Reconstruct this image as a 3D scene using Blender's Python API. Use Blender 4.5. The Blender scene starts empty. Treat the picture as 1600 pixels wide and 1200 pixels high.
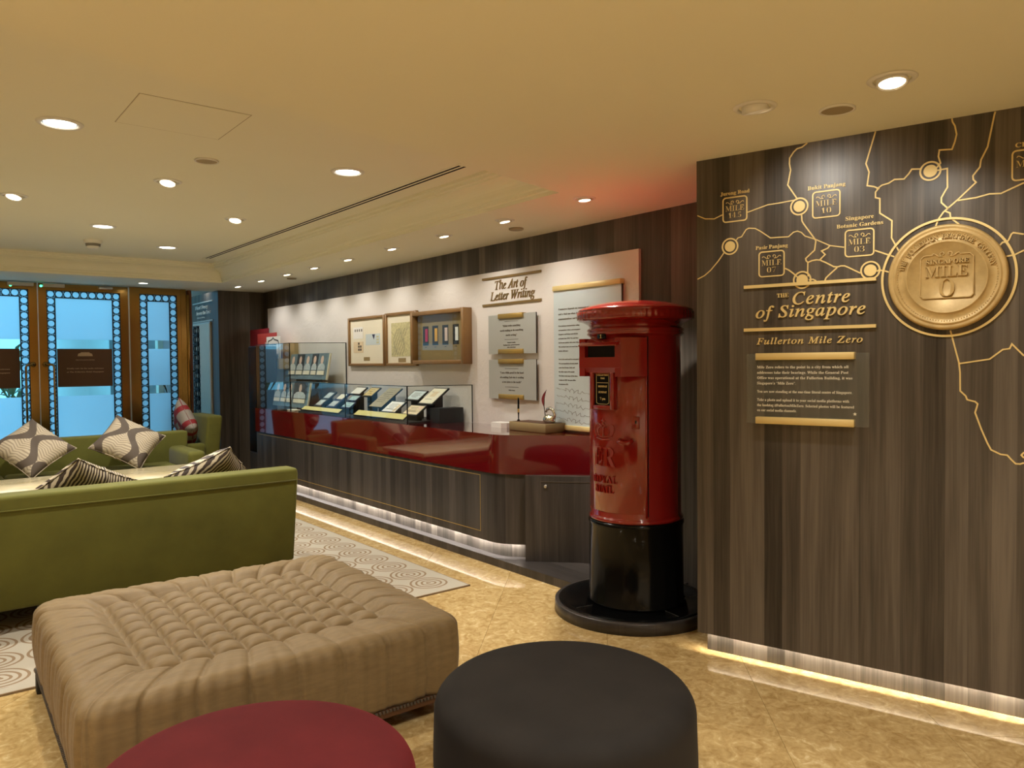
import bpy, bmesh, math, random
from mathutils import Matrix, Vector
random.seed(7)
PI = math.pi
sc = bpy.context.scene
C = sc.collection

# ---------------------------------------------------------------- camera
def set_camera():
    yaw, pitch, roll = 0.6766985, 0.02844397, -0.00928881
    f0 = Vector((math.sin(yaw), math.cos(yaw), 0)); r0 = Vector((math.cos(yaw), -math.sin(yaw), 0)); u0 = Vector((0, 0, 1))
    f = f0*math.cos(pitch) - u0*math.sin(pitch); u = u0*math.cos(pitch) + f0*math.sin(pitch)
    r = r0*math.cos(roll) + u*math.sin(roll); u = u*math.cos(roll) - r0*math.sin(roll)
    cd = bpy.data.cameras.new('camera'); cd.sensor_width = 36; cd.lens = 1181.83*36/1600; cd.clip_start = .05
    co = bpy.data.objects.new('camera', cd); C.objects.link(co)
    co.matrix_world = Matrix(((r.x, u.x, -f.x, 0), (r.y, u.y, -f.y, 0), (r.z, u.z, -f.z, 1.35), (0, 0, 0, 1)))
    sc.camera = co
set_camera()
# ---------------------------------------------------------------- world: daylight sky seen through the doors
w = bpy.data.worlds.new('sky'); sc.world = w; w.use_nodes = True
bg = w.node_tree.nodes['Background']; bg.inputs[0].default_value = (.19, .66, 1.0, 1); bg.inputs[1].default_value = 2.3
# ---------------------------------------------------------------- exposure
sc.view_settings.view_transform = 'Standard'; sc.view_settings.look = 'None'; sc.view_settings.gamma = 1
sc.view_settings.use_curve_mapping = False; sc.view_settings.exposure = 0.0
cy = sc.cycles
cy.max_bounces = 9; cy.diffuse_bounces = 5; cy.glossy_bounces = 4; cy.transmission_bounces = 6; cy.transparent_max_bounces = 16
cy.sample_clamp_indirect = 4; cy.caustics_reflective = False; cy.caustics_refractive = False; cy.use_denoising = True
WARM = (1.0, .955, .865)
LAMP = dict(general=84, rear_fill=112, wall=15, mile=17, box=130)      # watts of the ceiling lamps, used by their builder
# =================================================================== helpers
class MB:
    def __init__(s): s.v = []; s.f = []; s.sm = []
    def add(s, v, f, smooth=False, M=None):
        n = len(s.v)
        s.v += [tuple(M @ Vector(p)) for p in v] if M is not None else [tuple(p) for p in v]
        s.f += [tuple(i+n for i in q) for q in f]; s.sm += [smooth]*len(f); return s
    def box(s, x0, x1, y0, y1, z0, z1, M=None):
        v = [(x0,y0,z0),(x1,y0,z0),(x1,y1,z0),(x0,y1,z0),(x0,y0,z1),(x1,y0,z1),(x1,y1,z1),(x0,y1,z1)]
        return s.add(v, [(0,3,2,1),(4,5,6,7),(0,1,5,4),(1,2,6,5),(2,3,7,6),(3,0,4,7)], False, M)
    def rbox(s, x0, x1, y0, y1, z0, z1, r=.02, seg=3, M=None, taper=None):
        bm = bmesh.new(); bmesh.ops.create_cube(bm, size=1)
        for q in bm.verts:
            a = [(x0+x1)/2+q.co.x*(x1-x0), (y0+y1)/2+q.co.y*(y1-y0), (z0+z1)/2+q.co.z*(z1-z0)]
            if taper: a = taper(*a)
            q.co = a
        bmesh.ops.bevel(bm, geom=bm.edges[:], offset=r, segments=seg, profile=.5, affect='EDGES')
        bm.verts.index_update(); v = [tuple(q.co) for q in bm.verts]; f = [tuple(k.index for k in q.verts) for q in bm.faces]; bm.free()
        return s.add(v, f, True, M)
    def prism(s, poly, z0, z1, M=None, axis='z', smooth=False):
        n = len(poly); mp = {'z': lambda a,b,c:(a,b,c), 'y': lambda a,b,c:(a,c,b), 'x': lambda a,b,c:(c,a,b)}[axis]
        v = [mp(a,b,z0) for a,b in poly]+[mp(a,b,z1) for a,b in poly]
        s.add(v, [tuple(range(n))[::-1], tuple(range(n,2*n))], False, M); k = len(s.v)-2*n
        for i in range(n):
            j = (i+1)%n; s.f.append((k+i,k+j,k+n+j,k+n+i)); s.sm.append(smooth)
        return s
    def lathe(s, prof, n=48, M=None, a0=0, a1=2*PI, smooth=True, rf=None):
        full = abs(a1-a0-2*PI) < 1e-6; m = n if full else n+1; v = []
        for i in range(m):
            a = a0+(a1-a0)*i/n
            for k,(r,z) in enumerate(prof):
                rr = rf(r,z,a,k) if rf else r
                v.append((rr*math.cos(a), rr*math.sin(a), z))
        p = len(prof); f = []
        for i in range(n):
            j = (i+1)%m
            for k in range(p-1): f.append((i*p+k, j*p+k, j*p+k+1, i*p+k+1))
        return s.add(v, f, smooth, M)
    def tube(s, pts, r, n=8, M=None, closed=False, flat=None):
        pts = [Vector(p) for p in pts]; L = len(pts); v = []; up = Vector((0,0,1))
        prev = None
        for i,p in enumerate(pts):
            a = pts[i-1] if (i or closed) else p; b = pts[(i+1)%L] if (i<L-1 or closed) else p
            t = (b-a).normalized()
            if prev is None:
                x = t.cross(up) if abs(t.z) < .9 else t.cross(Vector((1,0,0)))
            else: x = prev - t*prev.dot(t)
            x.normalize(); prev = x; y = t.cross(x)
            rr = r[i] if isinstance(r,(list,tuple)) else r
            for k in range(n):
                c = 2*PI*k/n; v.append(tuple(p+x*rr*math.cos(c)+y*rr*math.sin(c)))
        f = []
        for i in range(L if closed else L-1):
            j = (i+1)%L
            for k in range(n): f.append((i*n+k, i*n+(k+1)%n, j*n+(k+1)%n, j*n+k))
        if not closed: f += [tuple(range(n))[::-1], tuple(range((L-1)*n, L*n))]
        return s.add(v, f, True, M)
    def ribbon(s, pts, w, y0=-.003, y1=0, closed=False, M=None):
        """flat band in the x-z plane with thickness y0..y1"""
        P = [Vector((a,b)) for a,b in pts]; L = len(P); lo = []; hi = []
        for i in range(L):
            a = P[i-1] if (i or closed) else None; b = P[(i+1)%L] if (i<L-1 or closed) else None
            d1 = (P[i]-a).normalized() if a is not None else None; d2 = (b-P[i]).normalized() if b is not None else None
            if d1 is None: d1 = d2
            if d2 is None: d2 = d1
            n1 = Vector((-d1.y,d1.x)); n2 = Vector((-d2.y,d2.x)); m = n1+n2
            m = m/max(.35, m.dot(n1)) if m.length > 1e-6 else n1
            lo.append(P[i]-m*w/2); hi.append(P[i]+m*w/2)
        v = []
        for i in range(L): v += [(lo[i].x,y0,lo[i].y),(hi[i].x,y0,hi[i].y),(lo[i].x,y1,lo[i].y),(hi[i].x,y1,hi[i].y)]
        f = []
        for i in range(L if closed else L-1):
            a = i*4; b = ((i+1)%L)*4
            f += [(a,b,b+1,a+1),(a+1,b+1,b+3,a+3),(b,a,a+2,b+2)]
        if not closed: f += [(0,1,3,2),(L*4-4,L*4-2,L*4-1,L*4-3)]
        return s.add(v, f, False, M)
    def disc(s, cx, cz, r, y0, y1, n=32, M=None):
        return s.prism([(cx+r*math.cos(2*PI*i/n), cz+r*math.sin(2*PI*i/n)) for i in range(n)], y0, y1, M, 'y')
    def mesh(s, name):
        me = bpy.data.meshes.new(name); me.from_pydata(s.v, [], s.f); me.polygons.foreach_set('use_smooth', s.sm)
        bm = bmesh.new(); bm.from_mesh(me); bmesh.ops.recalc_face_normals(bm, faces=bm.faces[:]); bm.to_mesh(me); bm.free()
        uv = me.uv_layers.new(name='UVMap')
        for p in me.polygons:
            n = p.normal; a = max(range(3), key=lambda i: abs(n[i]))
            for li in p.loop_indices:
                c = me.vertices[me.loops[li].vertex_index].co
                uv.data[li].uv = (c.y,c.z) if a == 0 else (c.x,c.z) if a == 1 else (c.x,c.y)
        me.update(); return me
    def build(s, name, mat, parent=None, loc=None, rotz=0, auto=None):
        o = bpy.data.objects.new(name, s.mesh(name)); C.objects.link(o)
        if mat: o.data.materials.append(M[mat] if isinstance(mat,str) else mat)
        if parent: o.parent = parent
        if loc: o.location = loc
        if rotz: o.rotation_euler.z = rotz
        if auto: o.data.shade_smooth(); o.data.set_sharp_from_angle(angle=auto)
        return o
def tag(o, label=None, cat=None, group=None, kind=None):
    for k, v in (('label',label),('category',cat),('group',group),('kind',kind)):
        if v: o[k] = v
    return o
def thing(name, label, cat, loc=(0,0,0), rotz=0, group=None, kind=None):
    o = bpy.data.objects.new(name, None); C.objects.link(o); o.location = loc; o.rotation_euler.z = rotz; o.empty_display_size = .05
    return tag(o, label, cat, group, kind)
def child(o, name, parent, loc=(0,0,0), rot=(0,0,0)):
    c = o.copy(); c.name = name; C.objects.link(c); c.parent = parent; c.location = loc; c.rotation_euler = rot
    for k in list(c.keys()):
        if k in ('label','category','group','kind'): del c[k]
    return c
SM = 1.0
# ---------------------------------------------------------------- lettering (serif glyphs of the built-in font)
def serif(t, st):
    if st == 's': return t
    A, a, d = {'b': (0x1D400,0x1D41A,0x1D7CE), 'i': (0x1D434,0x1D44E,None), 'bi': (0x1D468,0x1D482,0x1D7CE)}[st]
    o = ''
    for ch in t:
        if 'A' <= ch <= 'Z': o += chr(A+ord(ch)-65)
        elif ch == 'h' and st == 'i': o += '\u210e'
        elif 'a' <= ch <= 'z': o += chr(a+ord(ch)-97)
        elif ch.isdigit() and d: o += chr(d+ord(ch)-48)
        else: o += ch
    return o
TS = bpy.data.scenes.new('lettering'); TVL = TS.view_layers[0]; GC = {}
def glyphs(t, st, cap, width=None, align='L', space=1.0, res=2, thin=0.0):
    """verts (x,z) and faces of a line of text with the given cap height; baseline at z=0"""
    cu = bpy.data.curves.new('txt','FONT'); cu.body = serif(t,st); cu.size = 1; cu.space_character = space; cu.resolution_u = res; cu.offset = thin
    ob = bpy.data.objects.new('txt', cu); TS.collection.objects.link(ob); TVL.update()
    me = bpy.data.meshes.new_from_object(ob.evaluated_get(TVL.depsgraph))
    v = [(q.co.x,q.co.y) for q in me.vertices]; f = [tuple(p.vertices) for p in me.polygons]
    bpy.data.objects.remove(ob); bpy.data.curves.remove(cu); bpy.data.meshes.remove(me)
    if not v: return [], []
    x0 = min(a for a,b in v); x1 = max(a for a,b in v); k = cap/.68; kx = width/(x1-x0) if width else k
    off = {'L':0,'C':-(x1-x0)*kx/2,'R':-(x1-x0)*kx}[align]
    return [((a-x0)*kx+off, b*k) for a,b in v], f
def put_text(mb, t, st, x, z, cap, width=None, align='L', y=-.004, back=0, space=1.0, res=2, thin=0.0, fn=None):
    v, f = glyphs(t, st, cap, width, align, space, res, thin)
    if not v: return mb
    fn = fn or (lambda a,b,yy: (x+a, yy, z+b))
    mb.add([fn(a,b,y) for a,b in v], f)
    if back is not None and abs(back-y) > 1e-5:           # side walls along outline edges
        cnt = {}
        for q in f:
            for i in range(len(q)):
                e = (q[i],q[(i+1)%len(q)]); cnt[e] = cnt.get(e,0)+1
        es = [e for e in cnt if (e[1],e[0]) not in cnt]
        vv = []; ff = []
        for i,(a,b) in enumerate(es):
            vv += [fn(*v[a],y), fn(*v[b],y), fn(*v[b],back), fn(*v[a],back)]; ff.append((4*i,4*i+3,4*i+2,4*i+1))
        mb.add(vv, ff)
    return mb
# =================================================================== materials
M = {}
class NT:
    def __init__(s, name):
        m = bpy.data.materials.new(name); m.use_nodes = True; s.m = m; s.t = m.node_tree; s.n = s.t.nodes; s.l = s.t.links
        s.p = s.n['Principled BSDF']; s.out = s.n['Material Output']; M[name] = m
    def node(s, t, **kw):
        x = s.n.new(t)
        for k,v in kw.items():
            if k.startswith('_'): setattr(x, k[1:], v)
        return x
    def put(s, sock, v):
        if isinstance(v, bpy.types.NodeSocket): s.l.new(v, sock)
        elif isinstance(v,(tuple,list)) and len(v) == 3 and sock.type == 'RGBA': sock.default_value = (*v,1)
        else: sock.default_value = v
    def math(s, op, a, b=None, c=None, clamp=False):
        x = s.node('ShaderNodeMath', _operation=op, _use_clamp=clamp); s.put(x.inputs[0],a)
        if b is not None: s.put(x.inputs[1],b)
        if c is not None: s.put(x.inputs[2],c)
        return x.outputs[0]
    def mix(s, f, a, b, mode='MIX'):
        x = s.node('ShaderNodeMix', _data_type='RGBA', _blend_type=mode); s.put(x.inputs[0],f); s.put(x.inputs[6],a); s.put(x.inputs[7],b); return x.outputs[2]
    def coord(s, kind='UV'): return s.node('ShaderNodeTexCoord').outputs[kind]
    def xyz(s, v):
        x = s.node('ShaderNodeSeparateXYZ'); s.l.new(v, x.inputs[0]); return x.outputs
    def comb(s, a, b, c=0.0):
        x = s.node('ShaderNodeCombineXYZ'); s.put(x.inputs[0],a); s.put(x.inputs[1],b); s.put(x.inputs[2],c); return x.outputs[0]
    def mapping(s, v, scale, loc=(0,0,0)):
        x = s.node('ShaderNodeMapping'); s.l.new(v, x.inputs[0]); x.inputs['Scale'].default_value = scale; x.inputs['Location'].default_value = loc; return x.outputs[0]
    def noise(s, v, scale=5, detail=3, rough=.5, dist=0.0):
        x = s.node('ShaderNodeTexNoise'); s.l.new(v, x.inputs['Vector']); x.inputs['Scale'].default_value = scale; x.inputs['Detail'].default_value = detail
        x.inputs['Roughness'].default_value = rough; x.inputs['Distortion'].default_value = dist; return x.outputs[0]
    def ramp(s, f, *stops):
        x = s.node('ShaderNodeValToRGB'); s.put(x.inputs[0], f); e = x.color_ramp.elements
        while len(e) < len(stops): e.new(.5)
        for q,(p,c) in zip(e,stops): q.position = p; q.color = (*c,1) if len(c) == 3 else c
        return x.outputs[0]
    def bump(s, h, strength=.2, dist=.01):
        x = s.node('ShaderNodeBump'); s.put(x.inputs['Height'],h); x.inputs['Strength'].default_value = strength; x.inputs['Distance'].default_value = dist
        s.l.new(x.outputs[0], s.p.inputs['Normal'])
    def fin(s, col=None, rough=None, metal=None, coat=None, spec=None, sheen=None, emit=None, estr=0):
        p = s.p.inputs
        if col is not None: s.put(p['Base Color'], col)
        if rough is not None: s.put(p['Roughness'], rough)
        if metal is not None: p['Metallic'].default_value = metal
        if coat is not None: p['Coat Weight'].default_value = coat; p['Coat Roughness'].default_value = .03
        if spec is not None: p['Specular IOR Level'].default_value = spec
        if sheen is not None: p['Sheen Weight'].default_value = sheen; p['Sheen Roughness'].default_value = .4
        if emit is not None: s.put(p['Emission Color'], emit); p['Emission Strength'].default_value = estr
        return s.m
def plain(name, col, rough=.5, metal=0, var=.06, scale=6, **kw):
    t = NT(name); n = t.noise(t.coord('Object'), scale, 3)
    f = t.math('MULTIPLY_ADD', n, 2*var, 1-var); x = t.node('ShaderNodeVectorMath', _operation='SCALE'); x.inputs[0].default_value = col; t.l.new(f, x.inputs['Scale'])
    return t.fin(x.outputs[0], rough, metal, **kw)
def wood(name, dark, light, rough=.38, bands=13.0, spec=.4):
    t = NT(name); uv = t.coord('UV'); u, v, _ = t.xyz(uv)
    wob = t.noise(t.mapping(uv,(3,.6,1)), 1, 2); uu = t.math('MULTIPLY_ADD', wob, .05, u)
    k = t.math('FLOOR', t.math('MULTIPLY', u, bands)); wn = t.node('ShaderNodeTexWhiteNoise', _noise_dimensions='1D'); t.l.new(k, wn.inputs['W']); plank = wn.outputs['Value']
    uu2 = t.math('MULTIPLY_ADD', plank, 3.0, uu)
    g1 = t.noise(t.comb(t.math('MULTIPLY',uu2,26.0), t.math('MULTIPLY',v,.9)), 1, 4, .6)
    g2 = t.noise(t.comb(t.math('MULTIPLY',uu2,120.0), t.math('MULTIPLY',v,2.2)), 1, 3, .6)
    g3 = t.noise(t.comb(t.math('MULTIPLY',uu2,7.0), t.math('MULTIPLY',v,.5)), 1, 2, .5)
    s = t.math('ADD', t.math('MULTIPLY',g1,.62), t.math('MULTIPLY',g2,.30)); s = t.math('ADD', s, t.math('MULTIPLY',g3,.25)); s = t.math('ADD', s, t.math('MULTIPLY',plank,.30))
    c = t.ramp(s, (.46,dark), (.70,tuple(a*.6+b*.4 for a,b in zip(dark,light))), (.96,light))
    t.bump(g2, .08, .002); return t.fin(c, rough, spec=spec)
def make_materials():
    wood('wood_dark', (.022,.018,.0145), (.150,.124,.099), .36)
    wood('wood_counter', (.019,.016,.0145), (.074,.062,.055), .33)
    plain('wood_red', (.22,.075,.025), .35); plain('frame_wood', (.27,.15,.055), .4, var=.2, scale=14)
    plain('paint_ceiling', (.85,.82,.665), .75, var=.02, scale=1.5)
    plain('paint_cornice', (.85,.82,.66), .7, var=.02, scale=2); plain('wall_cream', (.80,.73,.60), .8)
    t = NT('marble'); oc = t.coord('Object'); oi = t.node('ShaderNodeObjectInfo'); r = oi.outputs['Random']
    vec = t.node('ShaderNodeVectorMath', _operation='ADD'); t.l.new(oc, vec.inputs[0]); t.l.new(t.comb(t.math('MULTIPLY',r,37.0), t.math('MULTIPLY',r,11.0)), vec.inputs[1]); v = vec.outputs[0]
    n1 = t.noise(v, 17, 4, .62, 1.3); n2 = t.noise(v, 2.0, 3, .5, .6); n3 = t.noise(v, 60, 2, .5, .5)
    s = t.math('ADD', t.math('MULTIPLY',n1,.75), t.math('MULTIPLY',n3,.18)); s = t.math('ADD', s, t.math('MULTIPLY',n2,.22))
    c = t.ramp(s, (.42,(.37,.235,.085)), (.56,(.485,.328,.135)), (.66,(.57,.408,.182)), (.76,(.71,.555,.31)))
    t.fin(c, t.math('MULTIPLY_ADD', n1, .05, .025), spec=.55)
    plain('grout', (.42,.29,.12), .6)
    t = NT('rug'); x, y, _ = t.xyz(t.coord('Object'))            # rows of ringed rosettes on a cream pile
    px, py, P = 2.463, 3.902, .242
    a = t.math('SUBTRACT', t.math('FRACT', t.math('ADD', t.math('DIVIDE', t.math('SUBTRACT',x,px), P), .5)), .5)
    b = t.math('SUBTRACT', t.math('FRACT', t.math('ADD', t.math('DIVIDE', t.math('SUBTRACT',y,py), P), .5)), .5)
    th = t.math('ARCTAN2', b, a); d = t.math('SQRT', t.math('ADD', t.math('MULTIPLY',a,a), t.math('MULTIPLY',b,b)))
    d = t.math('ADD', d, t.math('MULTIPLY', t.math('SINE', t.math('MULTIPLY',th,3.0)), .012))
    rings = t.math('SINE', t.math('MULTIPLY', d, 2*PI*7.2)); ln = t.math('GREATER_THAN', rings, .35); inside = t.math('LESS_THAN', d, .53)
    edge = t.math('LESS_THAN', x, 2.59); ey = t.math('GREATER_THAN', y, 3.775); ln = t.math('MULTIPLY', t.math('MULTIPLY', ln, inside), t.math('MULTIPLY', edge, ey))
    fib = t.noise(t.coord('Object'), 220, 2); c = t.mix(ln, (.42,.38,.305), (.22,.145,.085)); c = t.mix(t.math('MULTIPLY',fib,.35), c, (.30,.24,.17))
    t.bump(t.math('SUBTRACT', fib, t.math('MULTIPLY',ln,.6)), .35, .004); t.fin(c, .95, spec=.1)
    plain('rug_edge', (.25,.18,.11), .9)
    plain('lacquer_red', (.105,.0035,.005), .06, var=.02, coat=1.0); plain('postbox_red', (.26,.010,.008), .16, var=.04, coat=.8)
    plain('black_gloss', (.004,.004,.004), .16, spec=.22); plain('black_matte', (.012,.012,.013), .6); plain('dark_board', (.016,.018,.02), .55)
    plain('slot_black', (.003,.003,.003), .9)
    plain('gold', (.78,.56,.21), .30, .85, var=.05); plain('gold_flat', (.80,.62,.27), .45, .12, var=.04); plain('gold_dull', (.42,.28,.075), .45, .35); plain('bronze_letter', (.24,.155,.05), .45, .3)
    t = NT('medal'); o = t.coord('Object'); n1 = t.noise(o, 14, 4, .6); n2 = t.noise(o, 120, 2); t.bump(n2, .12, .002); t.fin(t.ramp(n1,(.3,(.44,.30,.115)),(.7,(.60,.43,.185))), .42, .2)
    plain('brass', (.36,.21,.06), .18, 1.0, var=.18, scale=2.5); plain('chrome', (.8,.8,.78), .07, 1.0); plain('steel', (.6,.6,.58), .3, 1.0)
    plain('white_paint', (.78,.76,.72), .5); plain('grey_plastic', (.55,.52,.46), .5); plain('speaker_grey', (.36,.29,.18), .7)
    t = NT('panel_white'); o = t.coord('Object'); n1 = t.noise(o, 7, 6, .65, 1.2); n2 = t.noise(o, 1.2, 2)
    t.bump(n1, .5, .012); t.fin(t.mix(n2,(.70,.655,.615),(.80,.755,.72)), .7)
    plain('paper_cream', (.82,.76,.60), .8, var=.03); plain('paper_white', (.85,.83,.78), .8, var=.03); plain('paper_tan', (.66,.49,.20), .8); plain('paper_yellow', (.62,.55,.22), .75)
    plain('paper_teal', (.42,.60,.62), .8); plain('paper_brown', (.38,.32,.20), .8, var=.3, scale=30); plain('paper_blue', (.60,.68,.70), .8); plain('paper_age', (.74,.60,.40), .8, var=.12, scale=25)
    plain('navy', (.022,.035,.085), .6); plain('ink', (.03,.025,.02), .7); plain('ink_soft', (.20,.19,.17), .8); plain('ink_brown', (.09,.07,.05), .7); plain('silk_grey', (.42,.43,.40), .85)
    plain('card_red', (.20,.010,.016), .5); plain('card_red2', (.46,.055,.045), .5); plain('board_tan', (.42,.32,.16), .6); plain('photo_dark', (.035,.05,.065), .4, var=.5, scale=30); plain('photo_mid', (.16,.24,.28), .4, var=.4, scale=20); plain('photo_light', (.55,.60,.60), .4, var=.3, scale=30)
    plain('map_print', (.60,.55,.30), .8, var=.45, scale=55); plain('stamp_pink', (.45,.02,.07), .6); plain('stamp_orange', (.80,.42,.05), .6); plain('stamp_pale', (.75,.55,.45), .6); plain('mount_brown', (.30,.215,.095), .6)
    plain('sign_brown', (.095,.038,.014), .5); plain('sign_letter', (.55,.40,.25), .6); plain('white_letter', (.82,.78,.66), .6); plain('silver_letter', (.55,.52,.45), .4, .3)
    t = NT('velvet_green'); o = t.coord('Object'); n1 = t.noise(o, 3.5, 4, .6); t.bump(t.noise(o,300,2), .12, .001); t.fin(t.ramp(n1,(.3,(.094,.092,.014)),(.7,(.130,.127,.020))), .8, sheen=.12, spec=.3)
    t = NT('silk_tan'); uv = t.coord('Object'); g = t.noise(t.mapping(uv,(9,60,60)), 1, 3, .6); g2 = t.noise(uv, 2.2, 2); c = t.ramp(t.math('ADD',t.math('MULTIPLY',g,.7),t.math('MULTIPLY',g2,.3)), (.3,(.178,.118,.052)), (.7,(.245,.168,.076)))
    t.bump(g, .22, .003); t.fin(c, .62, sheen=.08, spec=.35)
    for nm, c0, c1 in (('velvet_brown',(.0105,.0085,.007),(.017,.014,.0115)), ('velvet_red',(.072,.0045,.006),(.104,.0085,.010))):
        t = NT(nm); o = t.coord('Object'); n1 = t.noise(o, 5, 5, .6); t.bump(t.noise(o,400,2), .1, .001); t.fin(t.ramp(n1,(.3,c0),(.7,c1)), .85, sheen=.3, spec=.25)
        t.p.inputs['Sheen Tint'].default_value = (*[min(1,x*3.5) for x in c1],1)
    t = NT('leaf_fabric'); u, v, _ = t.xyz(t.coord('UV'))              # wavy dark bands round veined leaves
    s = t.math('MULTIPLY', t.math('SINE', t.math('MULTIPLY', v, 2*PI*1.25)), .13)
    def band(sig, ph):
        q = t.math('FRACT', t.math('ADD', t.math('DIVIDE', t.math('ADD', u, t.math('MULTIPLY', s, sig)), .84), ph)); return t.math('ABSOLUTE', t.math('SUBTRACT', q, .5))
    b1 = band(1.0,.25); b2 = band(-1.0,.75); mn = t.math('MINIMUM', b1, b2); dark = t.math('LESS_THAN', mn, .095)
    df = t.math('SUBTRACT', b1, b2); vein = t.math('GREATER_THAN', t.math('SINE', t.math('MULTIPLY', t.math('ADD', v, t.math('MULTIPLY', t.math('ABSOLUTE', df), -.22)), 2*PI*20)), .2)
    wv = t.noise(t.coord('UV'), 60, 2); c = t.mix(t.math('MULTIPLY',vein,.6), (.50,.42,.30), (.17,.125,.08)); c = t.mix(dark, c, (.085,.062,.045)); c = t.mix(t.math('MULTIPLY',wv,.25), c, (.1,.08,.06))
    t.bump(wv, .2, .002); t.fin(c, .8)
    t = NT('stripe_fabric'); u, v, _ = t.xyz(t.coord('UV')); n = t.noise(t.coord('UV'), 6, 2); q = t.math('SINE', t.math('MULTIPLY', t.math('ADD', t.math('MULTIPLY_ADD', n, .05, u), t.math('MULTIPLY', v, .25)), 2*PI*22))
    t.fin(t.mix(t.math('GREATER_THAN', q, -.1), (.52,.44,.31), (.042,.026,.018)), .55)
    t = NT('blossom_fabric'); u, v, _ = t.xyz(t.coord('UV'))
    vo = t.node('ShaderNodeTexVoronoi'); vo.inputs['Scale'].default_value = 2.3; t.l.new(t.coord('UV'), vo.inputs['Vector']); vo.inputs['Randomness'].default_value = .35; vo.feature = 'DISTANCE_TO_EDGE'
    t.fin(t.mix(t.math('LESS_THAN', vo.outputs[0], .16), (.26,.225,.19), (.22,.008,.012)), .7)
    t = NT('table_stone'); o = t.coord('Object'); t.fin(t.ramp(t.noise(o,3,4,.6,.8),(.3,(.62,.50,.27)),(.7,(.78,.68,.46))), .12)
    # thin clear glass: fresnel mirror over transparency
    for nm, col, ior in (('glass_case',(.965,.985,.98),1.5), ('glass_low',(.97,.99,.985),1.3), ('glass_door',(.90,.97,.98),1.5)):
        t = NT(nm); t.n.remove(t.p); tr = t.node('ShaderNodeBsdfTransparent'); tr.inputs[0].default_value = (*col,1); gl = t.node('ShaderNodeBsdfGlossy'); gl.inputs['Roughness'].default_value = .005; gl.inputs['Color'].default_value = (1,1,1,1)
        fr = t.node('ShaderNodeFresnel'); fr.inputs[0].default_value = ior; ge = t.node('ShaderNodeNewGeometry'); mx = t.node('ShaderNodeMixShader'); t.l.new(t.math('MULTIPLY', fr.outputs[0], t.math('SUBTRACT', 1.0, ge.outputs['Backfacing'])), mx.inputs[0]); t.l.new(tr.outputs[0], mx.inputs[1]); t.l.new(gl.outputs[0], mx.inputs[2]); t.l.new(mx.outputs[0], t.out.inputs[0])
    t = NT('glass_plate'); t.n.remove(t.p); tr = t.node('ShaderNodeBsdfTransparent'); tr.inputs[0].default_value = (.95,.96,.95,1); df = t.node('ShaderNodeBsdfDiffuse'); df.inputs[0].default_value = (.42,.41,.36,1)
    n = t.noise(t.coord('Object'), 5, 2); mx = t.node('ShaderNodeMixShader'); t.l.new(t.math('MULTIPLY_ADD', n, .06, .07), mx.inputs[0]); t.l.new(tr.outputs[0], mx.inputs[1]); t.l.new(df.outputs[0], mx.inputs[2]); t.l.new(mx.outputs[0], t.out.inputs[0])
    t = NT('glass_frost'); t.n.remove(t.p); tr = t.node('ShaderNodeBsdfTranslucent'); n = t.noise(t.coord('Object'), 1.2, 1); t.l.new(t.ramp(n,(.3,(.84,.88,.93)),(.7,(.90,.94,.98))), tr.inputs[0]); df = t.node('ShaderNodeBsdfDiffuse'); df.inputs[0].default_value = (.75,.8,.85,1)
    mx = t.node('ShaderNodeMixShader'); mx.inputs[0].default_value = .12; t.l.new(tr.outputs[0], mx.inputs[1]); t.l.new(df.outputs[0], mx.inputs[2]); t.l.new(mx.outputs[0], t.out.inputs[0])
    for nm, col, st in (('lamp_white',(1,.93,.80),14), ('lamp_warm',(1,.80,.52),10), ('led_white',(1,.98,.95),280), ('led_warm',(1,.92,.76),170), ('led_green',(.05,1,.45),4)):
        t = NT(nm); t.fin((.8,.8,.8), .4, emit=col, estr=st)
    plain('reflector', (.75,.74,.70), .18, 1.0); plain('leaf_green', (.06,.16,.07), .5, var=.5); plain('leaf_dark', (.03,.07,.035), .5, var=.4); plain('planter_dark', (.03,.03,.032), .6)
    plain('column_pale', (.75,.74,.70), .7); plain('outside_grey', (.20,.20,.20), .6); plain('paving', (.42,.40,.36), .8)
make_materials()
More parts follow.
